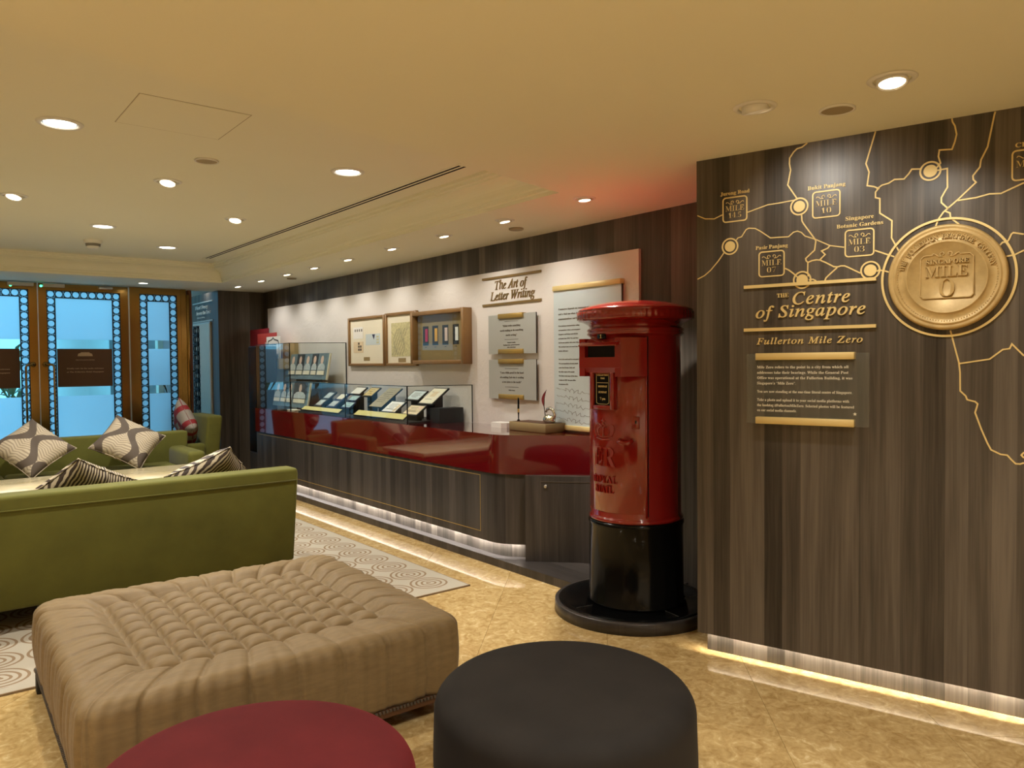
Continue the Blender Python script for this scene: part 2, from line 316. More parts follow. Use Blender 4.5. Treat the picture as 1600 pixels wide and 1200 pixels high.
# =================================================================== the room shell
ZC, ZT, XW, YE = 2.261, 2.45, 3.57, 9.55          # soffit, tray ceiling, long wall, door wall
X0, Y0 = -2.6, -1.6                                # unseen left and back walls
ANG = 0.2752426; P0 = (2.849, 2.184); RM = math.atan2(-math.cos(ANG), math.sin(ANG))   # angled feature wall: far edge and heading
def struct(o): return tag(o, kind='structure')
def clip_poly(poly, bounds):
    for ax, lim, sg in bounds:
        out = []
        for i in range(len(poly)):
            a = poly[i-1]; b = poly[i]; da = (a[ax]-lim)*sg; db = (b[ax]-lim)*sg
            if (da >= 0) != (db >= 0):
                t = da/(da-db); out.append(tuple(a[k]+(b[k]-a[k])*t for k in (0,1)))
            if db >= 0: out.append(b)
        poly = out
        if len(poly) < 3: return []
    return poly
def build_floor():
    fl = struct(MB().box(X0-.2, XW+.25, Y0-.2, YE+.1, -.12, -.0125).build('floor','grout')); tag(fl, 'golden marble floor laid in diagonal square tiles', 'floor')
    D = .6*math.sqrt(2); s = .6/2-.0005; b = .0008
    def tile(poly):
        n = len(poly); cx = sum(p[0] for p in poly)/n; cy_ = sum(p[1] for p in poly)/n
        k = 1-b/.3; v = [(x,y,-.0125) for x,y in poly]+[(x,y,-b*.8) for x,y in poly]+[(cx+(x-cx)*k,cy_+(y-cy_)*k,0) for x,y in poly]
        f = [tuple(range(2*n,3*n))]
        for i in range(n):
            j = (i+1)%n; f += [(i,j,n+j,n+i),(n+i,n+j,2*n+j,2*n+i)]
        return MB().add(v,f)
    full = tile([(-s,-s),(s,-s),(s,s),(-s,s)]).build('floor_tile','marble',fl); first = True
    for i in range(-14,16):
        for j in range(-14,16):
            d = .772+D*(i+.5); e = 7.40+D*(j+.5); cx = (e-d)/2; cy_ = (e+d)/2     # y-x = d, y+x = e
            h = .6*math.sqrt(2)/2
            inside = X0+h < cx < XW+.1-h and Y0+h < cy_ < YE+.05-h
            if inside:
                o = full if first else child(full,'floor_tile',fl); first = False
                o.location = (cx,cy_,0); o.rotation_euler.z = PI/4
            elif X0-h < cx < XW+.1+h and Y0-h < cy_ < YE+.05+h:
                q = (.6-.001)*math.sqrt(2)/2; po = clip_poly([(cx+q,cy_),(cx,cy_+q),(cx-q,cy_),(cx,cy_-q)], [(0,X0,1),(0,XW+.1,-1),(1,Y0,1),(1,YE+.05,-1)])
                if len(po) >= 3:
                    po = [(x-cx,y-cy_) for x,y in po]; c2 = [(x*.7071+y*.7071, -x*.7071+y*.7071) for x,y in po]
                    o = tile(c2).build('floor_tile','marble',fl,(cx,cy_,0)); o.rotation_euler.z = PI/4
build_floor()
def line_x(p, d, q, e):
    k = d[0]*e[1]-d[1]*e[0]; t = ((q[0]-p[0])*e[1]-(q[1]-p[1])*e[0])/k; return (p[0]+d[0]*t, p[1]+d[1]*t)
TRAY = [(2.77,3.03),(2.77,8.56),(-2.1,8.70),(-2.1,1.905)]
def inset(d):
    n = 4; L = []
    for i in range(n):
        a = TRAY[i]; b = TRAY[(i+1)%n]; t = Vector((b[0]-a[0],b[1]-a[1])).normalized(); nn = Vector((-t.y,t.x)); L.append(((a[0]+nn.x*d,a[1]+nn.y*d),tuple(t)))
    return [line_x(*L[i-1],*L[i]) for i in range(n)]
def build_ceiling():
    m = MB(); A = [(XW+.2,Y0-.1),(XW+.2,YE+.1),(X0-.1,YE+.1),(X0-.1,Y0-.1)]; n = len(m.v)
    v = [(x,y,ZC) for x,y in A]+[(x,y,ZC) for x,y in TRAY]; m.add(v, [(0,1,5,4),(1,2,6,5),(2,3,7,6),(3,0,4,7)])
    T = inset(.15); m.add([(x,y,ZT) for x,y in T], [(0,1,2,3)]); m.add([(x,y,ZT+.15) for x,y in A], [(0,1,2,3)])
    for i in range(4):
        a = A[i]; b = A[(i+1)%4]; m.add([(*a,ZC),(*b,ZC),(*b,ZT+.15),(*a,ZT+.15)], [(0,1,2,3)])
    c = struct(m.build('ceiling','paint_ceiling')); tag(c,'tan painted ceiling with a raised tray and low soffits','ceiling')
    prof = [(0,ZC),(0,ZC+.022),(.014,ZC+.026),(.014,ZC+.044),(.026,ZC+.050),(.030,ZC+.064)]
    prof += [(.030+.085*(1-math.cos(a)), ZC+.064+.075*math.sin(a)) for a in [PI/2*k/7 for k in range(1,8)]]
    prof += [(.118,ZC+.150),(.132,ZC+.153),(.132,ZC+.168),(.154,ZC+.172),(.154,ZT)]
    m = MB(); R_ = [[(x,y,z) for x,y in inset(d)] for d,z in prof]
    for side in range(4):
        j = (side+1)%4; v = []
        for r in R_: v += [r[side],r[j]]
        m.add(v, [(2*k,2*k+1,2*k+3,2*k+2) for k in range(len(R_)-1)])
    struct(tag(m.build('trim_1','paint_cornice'),'stepped plaster cornice around the raised tray ceiling','cornice'))
build_ceiling()
def build_walls():
    o = struct(MB().box(XW,XW+.15,Y0,10.8,0,ZT+.2).build('wall_right','wood_dark')); tag(o,'dark wood veneer wall behind the red counter','wall')
    o = struct(MB().box(X0-.15,X0,Y0,YE+.4,0,ZT+.1).build('wall_left','wall_cream')); tag(o,'cream wall on the far left side of the lounge','wall')
    o = struct(MB().box(X0,XW,Y0-.15,Y0,0,ZT+.1).build('wall_back','wall_cream')); tag(o,'cream wall behind the viewer','wall')
    o = struct(MB().box(X0,.225,YE,YE+.14,0,ZC+.05).build('wall_end','brass')); tag(o,'brass clad wall strip left of the glass doors','wall')
    o = struct(MB().box(2.60,2.66,YE,YE+.14,0,ZC+.05).build('trim_5','brass')); tag(o,'brass clad strip right of the side light','trim')
    o = struct(MB().box(2.6,XW,10.64,10.78,0,2.65).box(2.6,XW,YE+.1,10.78,2.56,2.65).build('wall_end_recess','wall_cream')); tag(o,'lit cream wall in the recess beside the doors','wall')
    o = struct(MB().rbox(2.692,2.742,9.605,9.70,0,ZC,.008,2).box(2.655,2.735,9.70,9.74,0,2.56).build('trim_2','wood_red')); tag(o,'reddish wooden door jamb beside the brass frame','jamb')
    o = struct(MB().rbox(2.662,2.70,9.54,9.6,0,2.2,.01,2).build('trim_3','brass')); tag(o,'polished brass post at the right end of the glass doors','post')
    # wood pier at the far end, turned with the feature wall
    pr = struct(MB().box(3.0,XW,9.44,10.64,0,ZC).build('wall_pier','wood_dark')); tag(pr,'dark wood pier with silver lettering beside the glass doors','wall')
    w2 = thing('window_added','frosted side pane of the recess beside the wood pier','window',(0,0,0),kind='structure')  # added pane: gives the recess and pier mirror their blue glow
    MB().box(2.665,2.675,9.74,10.64,.3,2.56).build('frosted_pane','glass_frost',w2); MB().box(2.65,2.69,9.74,10.64,0,.3).build('sill_panel','brass',w2)
    # angled feature wall with a lit recessed foot
    fw = thing('wall_front','dark wood feature wall with gold road map inlay and lit foot','wall',(P0[0],P0[1],0),RM,kind='structure')
    MB().box(0,3.6,0,.018,.089,ZC).build('face_panel','wood_dark',fw)
    MB().box(.0,.018,.018,.72,.089,ZC).build('return_panel','wood_dark',fw)
    MB().box(.030,3.6,.046,.10,0,.16).box(.030,.06,.1,.70,0,.16).build('kick_panel','wood_dark',fw)
    MB().box(.03,3.6,.0205,.0285,.110,.116).build('led_strip','led_warm',fw)
    return pr, fw
PIER, FEATURE = build_walls()
# ------------------------------------------------------------------- glass doors
def ring_cell():
    m = MB(); a = .0805/2; n = 24
    for k in range(n):
        t0 = 2*PI*k/n; t1 = 2*PI*(k+1)/n; r0, r1 = a*.80, a*.99
        v = []
        for t in (t0,t1):
            for r in (r0,r1):
                for y in (-.006,.006): v.append((r*math.cos(t),y,r*math.sin(t)))
        m.add(v,[(0,4,6,2),(1,3,7,5),(0,1,5,4),(2,6,7,3)])
    for sx in (-1,1):
        for sz in (-1,1):
            m.ribbon([(sx*a*.70,sz*a*.70),(sx*a,sz*a)], .006, -.005, .005)
            m.ribbon([(sx*a*.98,sz*a*.45),(sx*a*.80,sz*a*.80),(sx*a*.45,sz*a*.98)], .005, -.004, .004)
    return m
CELL = ring_cell().mesh('lattice_ring')
def lattice(root, x0, x1, z1, nx, nz):
    p = (x1-x0)/nx; k = 0
    for i in range(nx):
        for j in range(nz):
            if not (j == 0 or i == 0 or i == nx-1): continue
            o = bpy.data.objects.new('lattice_ring', CELL); C.objects.link(o); o.parent = root; o.location = (x0+p*(i+.5), .012, z1-p*(j+.5)); o.scale = (p/.0805,1,p/.0805)
            if not CELL.materials: CELL.materials.append(M['black_matte'])
    m = MB(); ix0 = x0+p; ix1 = x1-p; z0 = z1-p*nz
    for a,b in ((x0,z1),(ix0,z1-p)):
        c = x0+x1-a; m.ribbon([(a,z0),(a,b),(c,b),(c,z0)], .007, .002, .022)
    m.build('lattice_rail','black_matte',root)
    return ix0, ix1, z1-p, z0
def glazing(root, x0, x1, z1, nx, nz):
    ix0, ix1, iz, z0 = lattice(root, x0, x1, z1, nx, nz)
    y0, y1 = .028, .034
    MB().box(x0,ix0,y0,y1,z0,z1).build('border_pane','glass_frost',root); MB().box(ix1,x1,y0,y1,z0,z1).build('border_pane','glass_frost',root); MB().box(ix0,ix1,y0,y1,iz,z1).build('border_pane','glass_frost',root)
    MB().box(ix0,ix1,y0,y1,1.647,iz).build('frosted_pane','glass_frost',root); MB().box(ix0,ix1,y0,y1,z0,1.026).build('frosted_pane','glass_frost',root)
    return ix0, ix1, y0, y1
def door_frame(root, x0, x1, gx0, gx1, gz0, gz1, top):
    m = MB(); m.box(x0,gx0,0,.05,.01,top).box(gx1,x1,0,.05,.01,top).box(gx0,gx1,0,.05,gz1,top).box(gx0,gx1,0,.05,.01,gz0)
    m.build('frame','brass',root)
def door_sign(root, x0, x1):
    s = MB().box(x0,x1,.018,.027,1.126,1.546).build('door_sign','sign_brown',root); cx = (x0+x1)/2; m = MB()
    m.prism([(cx-.075,1.465),(cx+.075,1.465),(cx+.068,1.492),(cx+.045,1.500),(cx+.04,1.508),(cx-.04,1.508),(cx-.045,1.500),(cx-.068,1.492)], .0165,.018,None,'y')
    put_text(m,'THE FULLERTON HOTEL','b',cx,1.418,.009,.19,'C',.0165,.018,res=1)
    put_text(m,'Kindly exit via the main entrance','b',cx,1.322,.0135,.365,'C',.0165,.018,res=1)
    put_text(m,'at The Fullerton Hotel Singapore','b',cx,1.283,.0135,.365,'C',.0165,.018,res=1)
    m.build('sign_print','sign_letter',s)
def handle(root, x):
    m = MB(); pts = [(x,.0,1.36),(x+.0,-.055,1.36)]
    m.tube([(x-.05*SGN,0,1.375),(x-.05*SGN,-.05,1.375),(x-.02*SGN,-.06,1.375),(x+.012*SGN,-.062,1.368),(x+.022*SGN,-.063,1.345),(x+.022*SGN,-.063,.55),(x+.012*SGN,-.06,.525),(x-.05*SGN,-.05,.52),(x-.05*SGN,0,.52)], .011, 10)
    m.lathe([(.0,0),(.028,0),(.028,.012),(.0,.016)],16,Matrix.Translation((x-.05*SGN,0,1.375))@Matrix.Rotation(PI/2,4,'X'))
    m.build('pull_handle','brass',root)
SGN = 1
def build_doors():
    global SGN
    d2 = thing('door_2','right brass framed glass door with a centred brown notice','door',(0,YE,0),kind='structure')
    door_frame(d2,1.143,2.024,1.219,1.943,.33,2.182,2.255); a = glazing(d2,1.219,1.943,2.182,9,23)
    MB().box(a[0],a[1],a[2],a[3],1.026,1.647).build('clear_pane','glass_door',d2); door_sign(d2,1.309,1.850); SGN = 1; handle(d2,1.245)
    MB().rbox(1.185,1.39,-.05,0,2.212,2.25,.004,2).build('door_closer','grey_plastic',d2); MB().lathe([(0,0),(.013,0),(.011,.006),(0,.008)],12,Matrix.Translation((1.172,0,2.222))@Matrix.Rotation(PI/2,4,'X')).build('status_light','led_green',d2)
    MB().rbox(1.72,1.86,-.06,0,2.215,2.24,.004,2).build('closer_arm','steel',d2)
    d1 = thing('door_1','left brass framed glass door cut by the photo edge','door',(0,YE,0),kind='structure')
    door_frame(d1,.245,1.133,.330,1.054,.33,2.182,2.255); a = glazing(d1,.330,1.054,2.182,9,23)
    MB().box(a[0],a[1],a[2],a[3],1.026,1.647).build('clear_pane','glass_door',d1); door_sign(d1,.42,.964); SGN = -1; handle(d1,1.03)
    MB().rbox(.865,1.10,-.05,0,2.212,2.25,.004,2).build('door_closer','grey_plastic',d1); MB().lathe([(0,0),(.013,0),(.011,.006),(0,.008)],12,Matrix.Translation((.896,0,2.215))@Matrix.Rotation(PI/2,4,'X')).build('status_light','led_green',d1)
    w1 = thing('window_1','narrow glass side light in brass frame right of the doors','window',(0,YE,0),kind='structure')
    door_frame(w1,2.04,2.598,2.145,2.555,.33,2.186,2.258); a = glazing(w1,2.145,2.555,2.186,5,22)
    MB().box(a[0],a[1],a[2],a[3],1.026,1.12).box(a[0],a[1],a[2],a[3],1.55,1.647).build('clear_pane','glass_door',w1); MB().box(a[0],a[1],a[2],a[3],1.12,1.55).build('frosted_pane','glass_frost',w1)
    m = MB().box(2.026,2.037,.0,.03,0,2.258).box(1.1345,1.1415,-.002,.03,.01,2.258); struct(tag(m.build('trim_4','steel',None,(0,YE,0)),'bright steel seals between the door leaves','seal'))
build_doors()
# =================================================================== outside, seen through the clear bands
def build_outside():
    g = MB().box(-6,10,YE+.16,30,-.15,-.02).build('floor_outside','paving'); struct(tag(g,'grey paving outside the glass doors','paving'))
    c = MB().lathe([(.42,0),(.42,.12),(.34,.16),(.32,3.2),(.40,3.3),(.0,3.3)],32).build('stone_column','column_pale',None,(1.95,12.0,-.02)); tag(c,'pale round stone column outside the doors','column')
    b = MB().box(2.35,4.2,12.6,13.0,-.02,3.4).build('outer_wall','outside_grey'); tag(b,'grey wall beyond the pale column outside','wall')
    for lab, (x,y), n, sz in (('bushy palm fronds outside the left glass door',(.45,12.6),70,.55), ('dark palm fronds between column and left door outside',(1.2,12.9),50,.5)):
        t = thing('garden_palm',lab,'plant',(x,y,-.02)); m = MB()
        MB().tube([(0,0,0),(.02,0,.5),(0,.02,.9)],[.06,.05,.04],8).build('trunk','wood_dark',t)
        for k in range(n):
            a = random.uniform(0,2*PI); e = random.uniform(-.3,1.2); L = random.uniform(.5,1)*sz*1.4; h = random.uniform(.7,1.5)
            d = Vector((math.cos(a)*math.cos(e),math.sin(a)*math.cos(e),math.sin(e))); p = Vector((0,0,h)); s = d.cross(Vector((0,0,1))).normalized()*.035
            q1 = p+d*L*.5; q2 = p+d*L-Vector((0,0,.12)); m.add([p,q1+s,q2,q1-s],[(0,1,2,3)])
        tag(m.build('fronds','leaf_green',t),kind='stuff')
    pt = thing('planter','dark planter with a tall bent leaf behind the side light','planter',(2.52,9.86,-.02))
    MB().lathe([(.0,0),(.15,0),(.17,.62),(.19,.9),(.165,.9),(.15,.86),(0,.86)],32).build('pot','planter_dark',pt)
    m = MB()
    for k,(dx,h,w_) in enumerate(((-.42,1.0,.03),(-.2,1.3,.025),(.1,1.2,.03),(.3,.9,.03))):
        pts = [Vector((dx*t*t, -.1*t, .86+ h*(t-.45*t*t)*.9)) for t in [i/8 for i in range(9)]]
        v = []
        for i,p in enumerate(pts): q = w_*math.sin(PI*(i+.6)/9.2); v += [p+Vector((0,0,q)),p-Vector((0,0,q))]
        m.add(v,[(2*i,2*i+2,2*i+3,2*i+1) for i in range(8)])
    m.build('leaves','leaf_dark',pt)
build_outside()
# =================================================================== ceiling fittings
def build_fittings():
    # kinds: 'open' bright reflector bowl, 'tilt' gimbal lamp
    ring = MB().lathe([(.047,-.001),(.049,-.006),(.060,-.005),(.064,-.001)],28).mesh('trim_ring'); ring.materials.append(M['white_paint'])
    bowl = MB().lathe([(.047,-.002),(.040,-.0012),(.030,-.0008)],28).mesh('reflector'); bowl.materials.append(M['reflector'])
    lens = MB().lathe([(.043,-.0008),(.043,-.003),(0,-.0035)],24).mesh('lens'); lens.materials.append(M['lamp_white'])
    can = MB().lathe([(.0,.02),(.036,.02),(.040,-.014),(.036,-.016),(.033,-.010),(.0,-.010)],24).mesh('lamp_head'); can.materials.append(M['white_paint'])
    glow = MB().lathe([(.033,-.0112),(.0,-.0118)],20).mesh('lens'); glow.materials.append(M['lamp_warm'])
    def lamp(x, y, z, kind, label, group, watt, aim=(0,0,-1), cone=110, blend=.7, col=WARM, size=1.0, head=None):
        t = thing('downlight',label,'downlight',(x,y,z),0,group)
        def part(me,nm):
            o = bpy.data.objects.new(nm,me); C.objects.link(o); o.parent = t; o.scale = (size,)*3; return o
        part(ring,'trim_ring')
        d = Vector(aim).normalized(); q = Vector((0,0,-1)).rotation_difference(d); qh = q if head is None else Vector((0,0,-1)).rotation_difference(Vector(head))
        if kind == 'open': part(bowl,'reflector'); part(lens,'lens')
        else:
            for me,nm in ((can,'lamp_head'),(glow,'lens')): o = part(me,nm); o.rotation_mode = 'QUATERNION'; o.rotation_quaternion = qh
        if watt:
            L = bpy.data.lights.new('lamp_beam','SPOT'); L.energy = watt; L.spot_size = math.radians(cone); L.spot_blend = blend; L.color = col; L.shadow_soft_size = .03
            lo = bpy.data.objects.new('lamp_beam',L); C.objects.link(lo); lo.parent = t; lo.location = d*.03+Vector((0,0,-.012)); lo.rotation_mode = 'QUATERNION'; lo.rotation_quaternion = q
        return t
    k = 1.028; G = 'downlights in the raised tray ceiling'
    tray = [(.56,3.85,'open','large bright downlight in the tray ceiling, nearest the hatch on its left'),(1.22,4.69,'tilt','tilted downlight in the tray ceiling below the round speaker'),(.56,5.63,'tilt','tilted downlight in the tray ceiling at the left photo edge'),
            (1.95,3.87,'open','bright downlight in the tray ceiling left of the slot diffuser end'),(1.92,5.61,'tilt','small tilted downlight in the tray ceiling nearest the long slot diffuser'),(1.21,6.47,'open','small bright downlight just above the smoke detector'),(1.88,7.29,'open','small warm downlight in the tray ceiling near the far cornice')]
    for x,y,kd,lab in tray: lamp(x*k,y*k,ZT,kd,lab,G,LAMP['general'],(0,0,-1),125,.8,WARM,1.5 if kd == 'open' else 1.25,(-.2,-.28,-1))
    # downlights added out of view, left and behind, to raise the ambient light
    for x,y in ((-.9,4.8),(-.9,6.6),(-.2,2.75),): lamp(x,y,ZT,'open','downlight over the unseen left part of the lounge','downlights left of the picture',LAMP['general'],(0,0,-1),125,.8)
    for x,y in ((1.6,.6),(.2,.4),(-1.2,.9),(1.0,-.8),(-.8,-.8)): lamp(x,y,ZC,'open','downlight in the low ceiling behind the viewer','downlights behind the viewer',LAMP['rear_fill'],(0,0,-1),125,.8)  # unseen lamps added to brighten the ceiling and near floor
    ords = ['first','second','third','fourth','fifth','sixth','seventh','eighth']
    for i,y in enumerate((3.82,4.52,5.26,6.02,6.71,7.36,8.06,8.79)):
        lamp(3.02,y,ZC,'tilt','%s tilted wall washer from the red postbox along the counter soffit' % ords[i],'wall washers above the counter',LAMP['wall'],(.62,0,-1),104,.9,WARM,1.0,(.10,-.16,-1))
    lamp(2.98,3.05,ZC,'tilt','bright downlight in the soffit right above the red postbox','wall washers above the counter',LAMP['box'],(.05,-.12,-1),80,.7,WARM,1.0,(0,-.1,-1))
    lamp(2.41,1.59,ZC,'tilt','tilted spot lamp in the ceiling aimed at the gold map wall','map wall spots',LAMP['mile']*.62,(.59,.03,-.52),96,.6,WARM,1.2,(.3,0,-1))
    lamp(2.53,1.16,ZC,'tilt','glaring spot lamp in the ceiling near the gold medallion','map wall spots',LAMP['mile'],(.59,.06,-.78),84,.7,WARM,1.2,(-.15,-.1,-1))
    lamp(2.75,.35,ZC,'tilt','spot lamp over the unseen end of the map wall','map wall spots',LAMP['mile'],(.5,.06,-.7),84,.7)
    lamp(2.07,9.03,ZC,'open','small round downlight in the soffit before the glass doors','door soffit lamps',LAMP['wall']*.5,(0,0,-1),110,.8)
    lamp(.4,9.05,ZC,'open','unseen downlight in the soffit before the left door','door soffit lamps',LAMP['wall']*.5,(0,0,-1),110,.8)
    # light inside the recess behind the pier
    lamp(2.95,9.85,2.44,'open','lamp glowing in the recess above the wood pier','recess lamp',8,(0,0,-1),150,.9)
    def speaker(x,y,z,lab):
        t = thing('ceiling_speaker',lab,'speaker',(x,y,z)); MB().lathe([(.062,-.001),(.062,-.007),(.056,-.009),(.054,-.004)],32).build('rim','white_paint',t); MB().lathe([(.054,-.005),(.03,-.007),(0,-.0075)],32).build('grille','speaker_grey',t)
    speaker(1.26*k,4.10*k,ZT,'round grey speaker in the tray ceiling beside the access hatch'); speaker(2.67,1.42,ZC,'round flat speaker in the ceiling next to the map wall'); 
    for x,y,lab in ((3.27,4.01,'small flat sensor disc in the soffit above the heading'),(3.21,7.69,'small flat sensor disc in the soffit near the far pier')):
        t = thing('ceiling_sensor',lab,'sensor',(x,y,ZC),0,'sensor discs in the counter soffit'); MB().lathe([(.05,-.001),(.05,-.008),(.044,-.012),(0,-.013)],28).build('cover','speaker_grey',t)
    t = thing('smoke_detector','white smoke detector hanging from the tray ceiling','detector',(1.28*k,7.27*k,ZT)); MB().lathe([(.075,0),(.075,-.02),(.06,-.028)],28).build('base','white_paint',t); MB().lathe([(.06,-.028),(.056,-.05),(.0,-.05)],28).build('vent','ink_soft',t); MB().lathe([(.05,-.05),(.045,-.068),(.02,-.075),(0,-.075)],28).build('cap','white_paint',t)
    h = thing('access_hatch','flat square access hatch with dark joint in the tray ceiling','hatch',(0,0,ZT))
    q = [(x*k,y*k) for x,y in ((.754,3.682),(.74,3.248),(1.179,3.242),(1.199,3.693))]
    q = [(.768,3.79),(.768,3.336),(1.222,3.336),(1.222,3.79)]
    MB().prism([(x+(.995-x)*.012,y+(3.563-y)*.012) for x,y in q],-.0015,.003).build('panel','paint_ceiling',h); mm = MB()
    for i in range(4):
        a = q[i]; b = q[(i+1)%4]; x0,x1 = sorted((a[0],b[0])); y0,y1 = sorted((a[1],b[1])); mm.box(x0-.0014,x1+.0014,y0-.0014,y1+.0014,-.0008,.001)
    mm.build('joint','speaker_grey',h)
    s = thing('slot_diffuser','long twin slot air diffuser along the tray ceiling edge','air vent',(2.455,0,ZT))
    MB().box(-.04,.04,3.42,8.06,-.004,.002).build('frame','paint_cornice',s)
    for dx in (-.017,.017): MB().box(dx-.0085,dx+.0085,3.48,8.02,-.0045,.0).build('slot','slot_black',s)
build_fittings()
# =================================================================== counter along the long wall
XF = 3.04
def counter_outline(off, yfar=8.36, wall=3.545):
    """plan outline of the counter: straight front, rounded corner, diagonal end"""
    d = Vector((.676,-.737)); n = Vector((d.y,-d.x))                       # n points into the body's outside (towards viewer)
    fx = XF+off; p = Vector((3.175,3.80))-n*0
    nin = Vector((.737,.676)); p = p+nin*off
    t = (fx-p.x)/d.x; cy_ = p.y+d.y*t                                       # corner where front meets the diagonal
    T = .10; pts = [(wall,yfar),(fx,yfar)]
    a = Vector((fx,cy_+T)); b = Vector((fx,cy_)); c = b+d*T
    for k in range(9):
        s = k/8; q = a*(1-s)**2+b*2*s*(1-s)+c*s*s; pts.append((q.x,q.y))
    t = (wall-p.x)/d.x; pts.append((wall,p.y+d.y*t)); return pts
def build_counter():
    t = thing('display_counter','long red lacquered counter on dark wood cabinets with lit foot','counter')
    MB().prism(counter_outline(0)[::-1],.612,.872).build('worktop','lacquer_red',t,auto=.6)
    MB().prism(counter_outline(.026)[::-1],.19,.612).build('cabinet_body','wood_counter',t,auto=.6)
    oo, ii = counter_outline(.012), counter_outline(.026); n = len(oo)
    MB().add([(*p,.145) for p in oo]+[(*p,.145) for p in ii]+[(*p,.612) for p in oo]+[(*p,.612) for p in ii], [q for k in range(n-1) for q in ((k,k+1,n+k+1,n+k),(k,2*n+k,2*n+k+1,k+1),(n+k,n+k+1,3*n+k+1,3*n+k),(2*n+k,3*n+k,3*n+k+1,2*n+k+1))]).build('front_fascia','wood_counter',t,auto=.6)
    MB().prism(counter_outline(.055)[::-1],.052,.19).build('kick_panel','wood_dark',t,auto=.6)
    MB().prism([(3.025,8.37),(3.545,8.37),(3.545,2.785)]+[(3.07+.43*math.cos(a),2.785+.43*math.sin(a)) for a in [1.6756*k/12 for k in range(13)]],0,.052).build('plinth','wood_counter',t)
    o = counter_outline(.0285); path = [p for p in o[1:-1]]; e = Vector(o[-1])-Vector(o[-2]); path.append(tuple(Vector(o[-2])+e.normalized()*.03)); i2 = counter_outline(.0365); path2 = [p for p in i2[1:-1]]; path2.append(tuple(Vector(i2[-2])+e.normalized()*.03))
    m = MB(); n = len(path); m.add([(*p,.168) for p in path]+[(*p,.168) for p in path2]+[(*p,.174) for p in path]+[(*p,.174) for p in path2],
        [q for k in range(n-1) for q in ((k,k+1,n+k+1,n+k),(2*n+k,3*n+k,3*n+k+1,2*n+k+1),(k,2*n+k,2*n+k+1,k+1),(n+k,n+k+1,3*n+k+1,3*n+k))]); m.build('led_strip','led_white',t)
    # diagonal end cabinet that stands down on the plinth
    d = Vector((.676,-.737)); nin = Vector((.737,.676)); a = Vector((3.13,3.772)); b = Vector((3.50,3.369)); 
    MB().prism([tuple(a),tuple(b),tuple(b+nin*.05),tuple(a+nin*.05)],.052,.612).build('end_cabinet','wood_counter',t)
    fr = Matrix.Translation((a.x-nin.x*.0015,a.y-nin.y*.0015,0))@Matrix.Rotation(math.atan2(d.y,d.x),4,'Z')
    dr = MB().ribbon([(.10,.09),(.10,.575),(.5,.575)],.003,-.001,.001,False,fr).build('door_joint','ink_brown',t)
    MB().lathe([(0,0),(.011,0),(.011,.006),(.008,.008),(0,.008)],20,fr@Matrix.Translation((.135,0,.545))@Matrix.Rotation(PI/2,4,'X')).build('lock','steel',t)
    # brass inlay lines of the long front panel
    m = MB(); F = Matrix.Translation((XF+.0115,0,0))@Matrix.Rotation(-PI/2,4,'Z')
    m.ribbon([(-8.3,.585),(-4.157,.585),(-4.157,.20),(-8.3,.20)],.004,-.0012,.001,False,F); m.build('inlay_line','gold_dull',t)
    # mirrored end post
    t2 = thing('mirror_post','narrow mirrored post at the far end of the counter','post',(0,0,0))
    MB().box(3.06,3.30,8.375,8.60,0,.36).box(3.07,3.30,8.375,8.60,.36,1.56).build('post_body','wood_counter',t2); MB().box(3.06,3.068,8.378,8.597,.37,1.55).build('mirror','black_gloss',t2)
build_counter()
def slab(m, a, b, z0, z1, th=.008):
    a = Vector(a); b = Vector(b); t = (b-a).normalized(); n = Vector((-t.y,t.x))*th/2; m.prism([tuple(a-n),tuple(b-n),tuple(b+n),tuple(a+n)],z0,z1); return m
def build_cases():
    def edges(t, pts, z):
        for i in range(len(pts)-1): slab(MB(),pts[i],pts[i+1],z,z+.005,.010).build('top_edge','black_gloss',t)
    t = thing('glass_case','low clear glass case over letters on the red counter','glass case')
    slab(MB(),(3.05,7.375),(3.05,6.165),.873,1.17).build('front_pane','glass_low',t); slab(MB(),(3.05,6.155),(3.05,5.105),.873,1.17).build('front_pane','glass_low',t)
    slab(MB(),(3.055,5.10),(3.543,4.92),.873,1.17).build('end_pane','glass_low',t); MB().prism([(3.046,7.375),(3.046,5.10),(3.543,4.915),(3.543,7.13)],1.17,1.177).build('top_pane','glass_low',t)
    edges(t,[(3.046,7.375),(3.046,5.10),(3.543,4.915)],1.1705)
    for y in (7.378,6.16,5.10): MB().box(3.044,3.052,y-.003,y+.003,.873,1.17).build('corner_bead','black_gloss',t)
    MB().box(3.537,3.543,4.915,4.921,.873,1.17).build('corner_bead','black_gloss',t)
    t = thing('glass_case','tall clear glass case over photo boards at the far counter end','glass case')
    slab(MB(),(3.05,8.33),(3.05,7.39),.873,1.565).build('front_pane','glass_case',t); slab(MB(),(3.055,7.387),(3.543,7.125),.873,1.565).build('end_pane','glass_case',t)
    MB().prism([(3.046,8.33),(3.046,7.385),(3.543,7.12),(3.543,8.33)],1.565,1.572).build('top_pane','glass_case',t); edges(t,[(3.046,8.33),(3.046,7.385),(3.543,7.12)],1.5655)
    for p in ((3.048,7.388),(3.54,7.123)): MB().box(p[0]-.004,p[0]+.004,p[1]-.003,p[1]+.003,.873,1.565).build('corner_bead','black_gloss',t)
build_cases()
